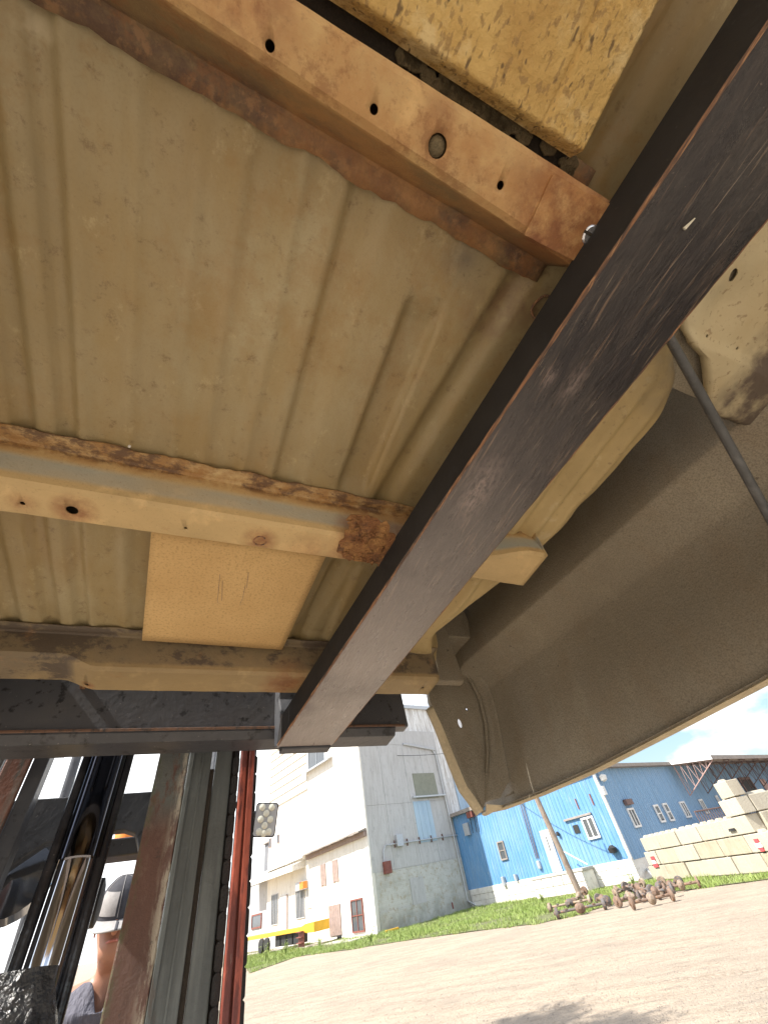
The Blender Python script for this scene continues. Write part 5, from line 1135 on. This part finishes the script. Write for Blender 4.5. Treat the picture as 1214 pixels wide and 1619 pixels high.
protos = [make_axle(M['ax1'], M['ax3'], 'x'), make_axle(M['ax2'], M['ax1'], 'x'), make_axle(M['ax3'], M['ax2'], 'x')]
def cp(src):
    r = src.copy(); C.objects.link(r)
    for ch in src.children:
        c_ = ch.copy(); C.objects.link(c_); c_.parent = r
    return r
AX = [((173, 350), (500, 285), 1, 0, 0, 'greasy dark axle lying nearest the camera at the left end of the row'), ((130, 305), (400, 255), 2, 0, .02, 'pale dirty axle behind the nearest one at the foot of the pole'),
      ((235, 290), (395, 215), 0, .12, .3, 'rusty axle slung across the left pair of axles'), ((430, 240), (545, 275), 1, 0, 0, 'short looking axle end-on between the left pair and the main heap'),
      ((585, 275), (760, 215), 0, 0, .0, 'orange rusty axle at the left side of the main heap'), ((680, 290), (945, 232), 0, 0, 0, 'orange rusty axle along the front of the main heap'),
      ((570, 230), (760, 180), 2, .15, .2, 'pale axle tipped on top of the main heap'), ((620, 220), (830, 215), 1, .18, -.2, 'dark axle crossing the top of the main heap'),
      ((730, 240), (960, 200), 1, .05, .1, 'greasy axle behind the front of the main heap'), ((800, 230), (900, 150), 2, .1, .25, 'pale axle at the right side of the heap leaning up'),
      ((850, 190), (1000, 130), 1, 0, .1, 'dark axle behind the heap towards the block wall'), ((940, 175), (1075, 150), 0, 0, 0, 'lone rusty axle at the far right end of the row')]
used = set()
for (a, b, k, up_, ti, lab) in AX:
    A, B_ = ground(*c2(*a)), ground(*c2(*b)); c_ = (A + B_) / 2; d = B_ - A; an = math.atan2(d.y, d.x)
    t = protos[k] if k not in used else cp(protos[k]); used.add(k)
    ln = max(.85, min(1.25, d.length / 1.55)); t.location = (c_.x, c_.y, up_ + gh(c_.x, c_.y) + (.0)); t.rotation_euler = (ti * 2, -ti * .4, an); t.scale = (ln, 1, 1); t['label'] = lab
# small scrap pieces in the heap
for i in range(16):
    px, py = c2(random.uniform(560, 920), random.uniform(170, 250)); p = ground(px, py); s_ = random.uniform(.05, .12)
    mb = MB(); mb.lathe([(s_ * .6, -s_), (s_, -s_ * .4), (s_ * .8, s_ * .5), (s_ * .4, s_)], 9, Matrix.Translation((p.x, p.y, s_ + .1)) @ Matrix.Rotation(random.uniform(0, 3), 4, 'X') @ Matrix.Rotation(random.uniform(0, 3), 4, 'Y'))
    tag(mesh_obj('scrap_part', mb, M[['ax1', 'ax2', 'ax3'][i % 3]]), ['small rusty hub tossed among the heaped axles', 'small greasy dark bracket among the heaped axles', 'small pale dirty bracket among the heaped axles'][i % 3], 'scrap metal', 'loose scrap in the axle heap')

# ================================================================ YELLOW TRAILER BY THE MILL
xa = XT - 2.2; q0 = gX(*c6(40, 855), xa); q1 = gX(*c6(600, 735), xa)
tr = gthing('trailer', 'yellow and black flat trailer parked in front of the mill porch', 'trailer', (xa, (q0.y + q1.y) / 2, 0))
zt_ = 1.05; ye = q1.y; yb_ = q0.y + 2
mesh_obj('main_beam', MB().box((xa - .1, ye + 2.2, zt_ - .15), (xa + .1, yb_, zt_ + .08)), M['yellow'], tr, bevel=.02); mesh_obj('main_beam', MB().box((xa + 1.0, ye + 2.2, zt_ - .15), (xa + 1.2, yb_, zt_ + .08)), M['yellow'], tr, bevel=.02)
mesh_obj('gooseneck', MB().prism([(xa - .1, ye + 2.19, zt_ - .12), (xa - .1, ye + 1.2, zt_ - .28), (xa - .1, ye, zt_ - .3), (xa - .1, ye, zt_ + .25), (xa - .1, ye + 1.4, zt_ + .22), (xa - .1, ye + 2.19, zt_ + .08)], (1.3, 0, 0)), M['yellow'], tr, bevel=.02)
for k in range(4): y0 = ye + 3 + k * 1.1; mesh_obj('tool_box', MB().box((xa + .15, y0, .25), (xa + .95, y0 + .9, zt_ - .16)), M['rubber'], tr, bevel=.03)
mesh_obj('step_frame', MB().box((xa - .3, ye + 1.3, .1), (xa - .22, ye + 2.1, .9)), M['redbrown'], tr); 
for z in (.3, .6, .88): mesh_obj('step', MB().box((xa - .5, ye + 1.3, z), (xa - .301, ye + 2.1, z + .05)), M['redbrown'], tr)
for k in range(2):
    w_ = mesh_obj('wheel', MB().lathe([(.2, -.12), (.42, -.12), (.45, -.08), (.45, .08), (.42, .12), (.2, .12)], 22, Matrix.Translation((xa - .2, ye + 8 + k * 1.1, .45)) @ Matrix.Rotation(R(90), 4, 'Y')), M['rubber'], tr)
    mesh_obj('rim', MB().lathe([(.0001, -.08), (.2, -.1), (.2, .1), (.0001, .1)], 16, Matrix.Translation((xa - .2, ye + 8 + k * 1.1, .45)) @ Matrix.Rotation(R(90), 4, 'Y')), M['trim'], w_, off=Vector(tr['_off']))
q = gY(*c8(760, 1255), YT - .6); tag(mesh_obj('wheel_stop', MB().box((-.5, -.08, 0), (.6, .08, .14), Matrix.Translation(GF @ Vector((q.x, YT - .7, 0))) @ Matrix.Rotation(R(90 - GA), 4, 'Z')), M['yellow'], bevel=.03), 'small yellow kerb bar in the grass at the mill corner', 'wheel stop')
# apron slab by the mill
s_ = mesh_obj('path', MB().box((XT - 1.9, YT + .3, -.05), (XT - .01, yA, .05)), M['yard']); s_.matrix_world = GF; s_['kind'] = 'structure'

# ================================================================ GRASS
def inpoly(x, y, P):
    c_ = False; j = len(P) - 1
    for i in range(len(P)):
        if (P[i][1] > y) != (P[j][1] > y) and x < (P[j][0] - P[i][0]) * (y - P[i][1]) / (P[j][1] - P[i][1]) + P[i][0]: c_ = not c_
        j = i
    return c_
Tw, Kc = GF @ Vector((XT, YT, 0)), GF @ Vector((XC, YT, 0)); Bw = GF @ Vector((XC, YC, 0))
near = [ground(*p) for p in ((395, 1538), (470, 1512), (560, 1500), (640, 1487), (760, 1470), (850, 1460), (905, 1448), (960, 1432), (1040, 1412), (1100, 1405), (1214, 1390), (1290, 1378))]
far = [b0 + bu * 13 - bn * .05, b0 - bn * .05, b0 + bn * 1.5, Bw, Kc, Tw, GF @ Vector((XT - .5, yA + 6, 0))]
GP = [(p.x, p.y) for p in near] + [(p.x, p.y) for p in far]
mb = MB(); zz = .012
mb.add([(x, y, gh(x, y) + .02) for x, y in GP], [tuple(range(len(GP)))])
s_ = mesh_obj('verge', mb, M['soil']); s_['kind'] = 'structure'
x0, x1, y0, y1 = min(p[0] for p in GP) - .6, max(p[0] for p in GP) + .6, min(p[1] for p in GP) - .6, max(p[1] for p in GP) + .6
mb = MB(); rg = random.Random(11); n = 0; vs = []; fs = []
while n < 110000:
    x, y = rg.uniform(x0, x1), rg.uniform(y0, y1)
    if not inpoly(x + .35 * nz3(x, y, 0, 1.3), y + .6 * nz3(x, y, 4, 1.1), GP): continue
    dn = nz3(x, y, 7, .45); 
    if rg.random() > .58 + dn * 1.1 + .5 * nz3(x, y, 9, 1.6): 
        n += 1; continue
    h = rg.uniform(.05, .20) * (.7 + 1.5 * max(0, nz3(x, y, 2, .9))); a = rg.uniform(0, 6.28); w_ = rg.uniform(.008, .02); lx, ly = rg.uniform(-.1, .1), rg.uniform(-.1, .1); k = len(vs); z = gh(x, y)
    vs += [(x - w_ * math.cos(a), y - w_ * math.sin(a), z), (x + w_ * math.cos(a), y + w_ * math.sin(a), z), (x + lx * .5 + w_ * .6 * math.cos(a), y + ly * .5 + w_ * .6 * math.sin(a), z + h * .6), (x + lx, y + ly, z + h)]
    fs += [(k, k + 1, k + 2), (k, k + 2, k + 3)]; n += 1
me = bpy.data.meshes.new('grass'); me.from_pydata(vs, [], fs); me.materials.append(M['leaf']); go = bpy.data.objects.new('grass', me); C.objects.link(go); tag(go, 'bright green rough grass along the foot of the buildings', 'grass'); go['kind'] = 'stuff'
# taller weeds
def weed(p, h, n, seed, label):
    rw = random.Random(seed); t = MB()
    for i in range(n):
        a = rw.uniform(0, 6.28); r_ = rw.uniform(.2, 1) * h * .45; tip = p + Vector((r_ * math.cos(a), r_ * math.sin(a), h * rw.uniform(.5, 1)))
        t.tube([p, p.lerp(tip, .5) + Vector((0, 0, h * .1)), tip], [.008, .006, .003], 4)
        for k in range(7):
            c_ = p.lerp(tip, rw.uniform(.3, 1)) + Vector((rw.uniform(-.06, .06), rw.uniform(-.06, .06), rw.uniform(0, .05))); d = Vector((rw.uniform(-1, 1), rw.uniform(-1, 1), rw.uniform(-.3, .6))).normalized() * rw.uniform(.05, .11); e = d.cross(Vector((0, 0, 1))).normalized() * .03
            t.add([c_ - d * .2, c_ + d * .4 + e, c_ + d, c_ + d * .4 - e], [(0, 1, 2, 3)])
    return tag(mesh_obj('weed_plant', t, M['leaf']), label, 'weed', 'weeds at the building foot')
for i, (px, py, h, lb) in enumerate(((800, 1418, 1.1, 'leafy green weed against the blue wall foundation'), (505, 1500, .7, 'leafy weed below the brown mill door'), (452, 1512, .8, 'leafy weed beside the yellow trailer step'), (587, 1492, .7, 'tall weed at the mill corner'), (420, 1522, .9, 'leafy weed under the left end of the trailer'), (1003, 1402, .6, 'low weed by the warehouse corner stones'), (858, 1428, .5, 'low weed left of the stone stoop'))):
    weed(ground(px, py), h, 16, i, lb)
# loose pebbles on the dirt
mb = MB(); rg = random.Random(5)
for i in range(1500):
    px, py = rg.uniform(395, 1214), rg.uniform(1440, 1640)
    if py < 1545 - (px - 395) * .19: continue
    p = ground(px, py); s_ = rg.uniform(.006, .02); z = gh(p.x, p.y)
    mb.add([(p.x - s_, p.y, z), (p.x, p.y - s_ * .8, z), (p.x + s_, p.y + .2 * s_, z), (p.x, p.y + s_, z), (p.x + .2 * s_, p.y, z + s_ * .8)], [(0, 1, 4), (1, 2, 4), (2, 3, 4), (3, 0, 4)])
pbs = mesh_obj('gravel', mb, M['soilstone']); tag(pbs, 'loose pale pebbles scattered over the dirt yard', 'gravel'); pbs['kind'] = 'stuff'

tp0 = Vector((-8.15, 4.6, -.05)); tree = thing('yard_tree', 'leafy yard tree standing left of the forklift, throwing a dappled shadow on the dirt', 'tree', None, tuple(tp0))
mesh_obj('trunk', MB().tube([tp0, tp0 + Vector((.1, 0, 4)), tp0 + Vector((-.1, .3, 8)), tp0 + Vector((-.3, .7, 12.4))], [.26, .2, .14, .05], 12), M['pole'], tree)
rt_ = random.Random(9); lb = MB()
for k in range(9):
    a = rt_.uniform(0, 6.28); st_ = tp0 + Vector((-.2, .6, rt_.uniform(9.8, 12))); en_ = st_ + Vector((math.cos(a) * rt_.uniform(.9, 1.7), math.sin(a) * rt_.uniform(.7, 1.2), rt_.uniform(.3, 1.0)))
    mesh_obj('limb', MB().tube([st_, st_.lerp(en_, .5) + Vector((0, 0, .1)), en_], [.07, .045, .015], 7), M['pole'], tree)
    for i in range(300):
        c_ = st_.lerp(en_, rt_.uniform(.4, 1.05)) + Vector((rt_.gauss(0, .22), rt_.gauss(0, .22), rt_.gauss(0, .18))); d = Vector((rt_.uniform(-1, 1), rt_.uniform(-1, 1), rt_.uniform(-1, .4))).normalized() * rt_.uniform(.07, .13); e = d.cross(Vector((.1, .2, 1))).normalized() * .035
        lb.add([c_ - d, c_ + e, c_ + d, c_ - e], [(0, 1, 2, 3)])
mesh_obj('crown', lb, M['leaf'], tree)
for ob in bpy.data.objects:
    if '_off' in ob: del ob['_off']
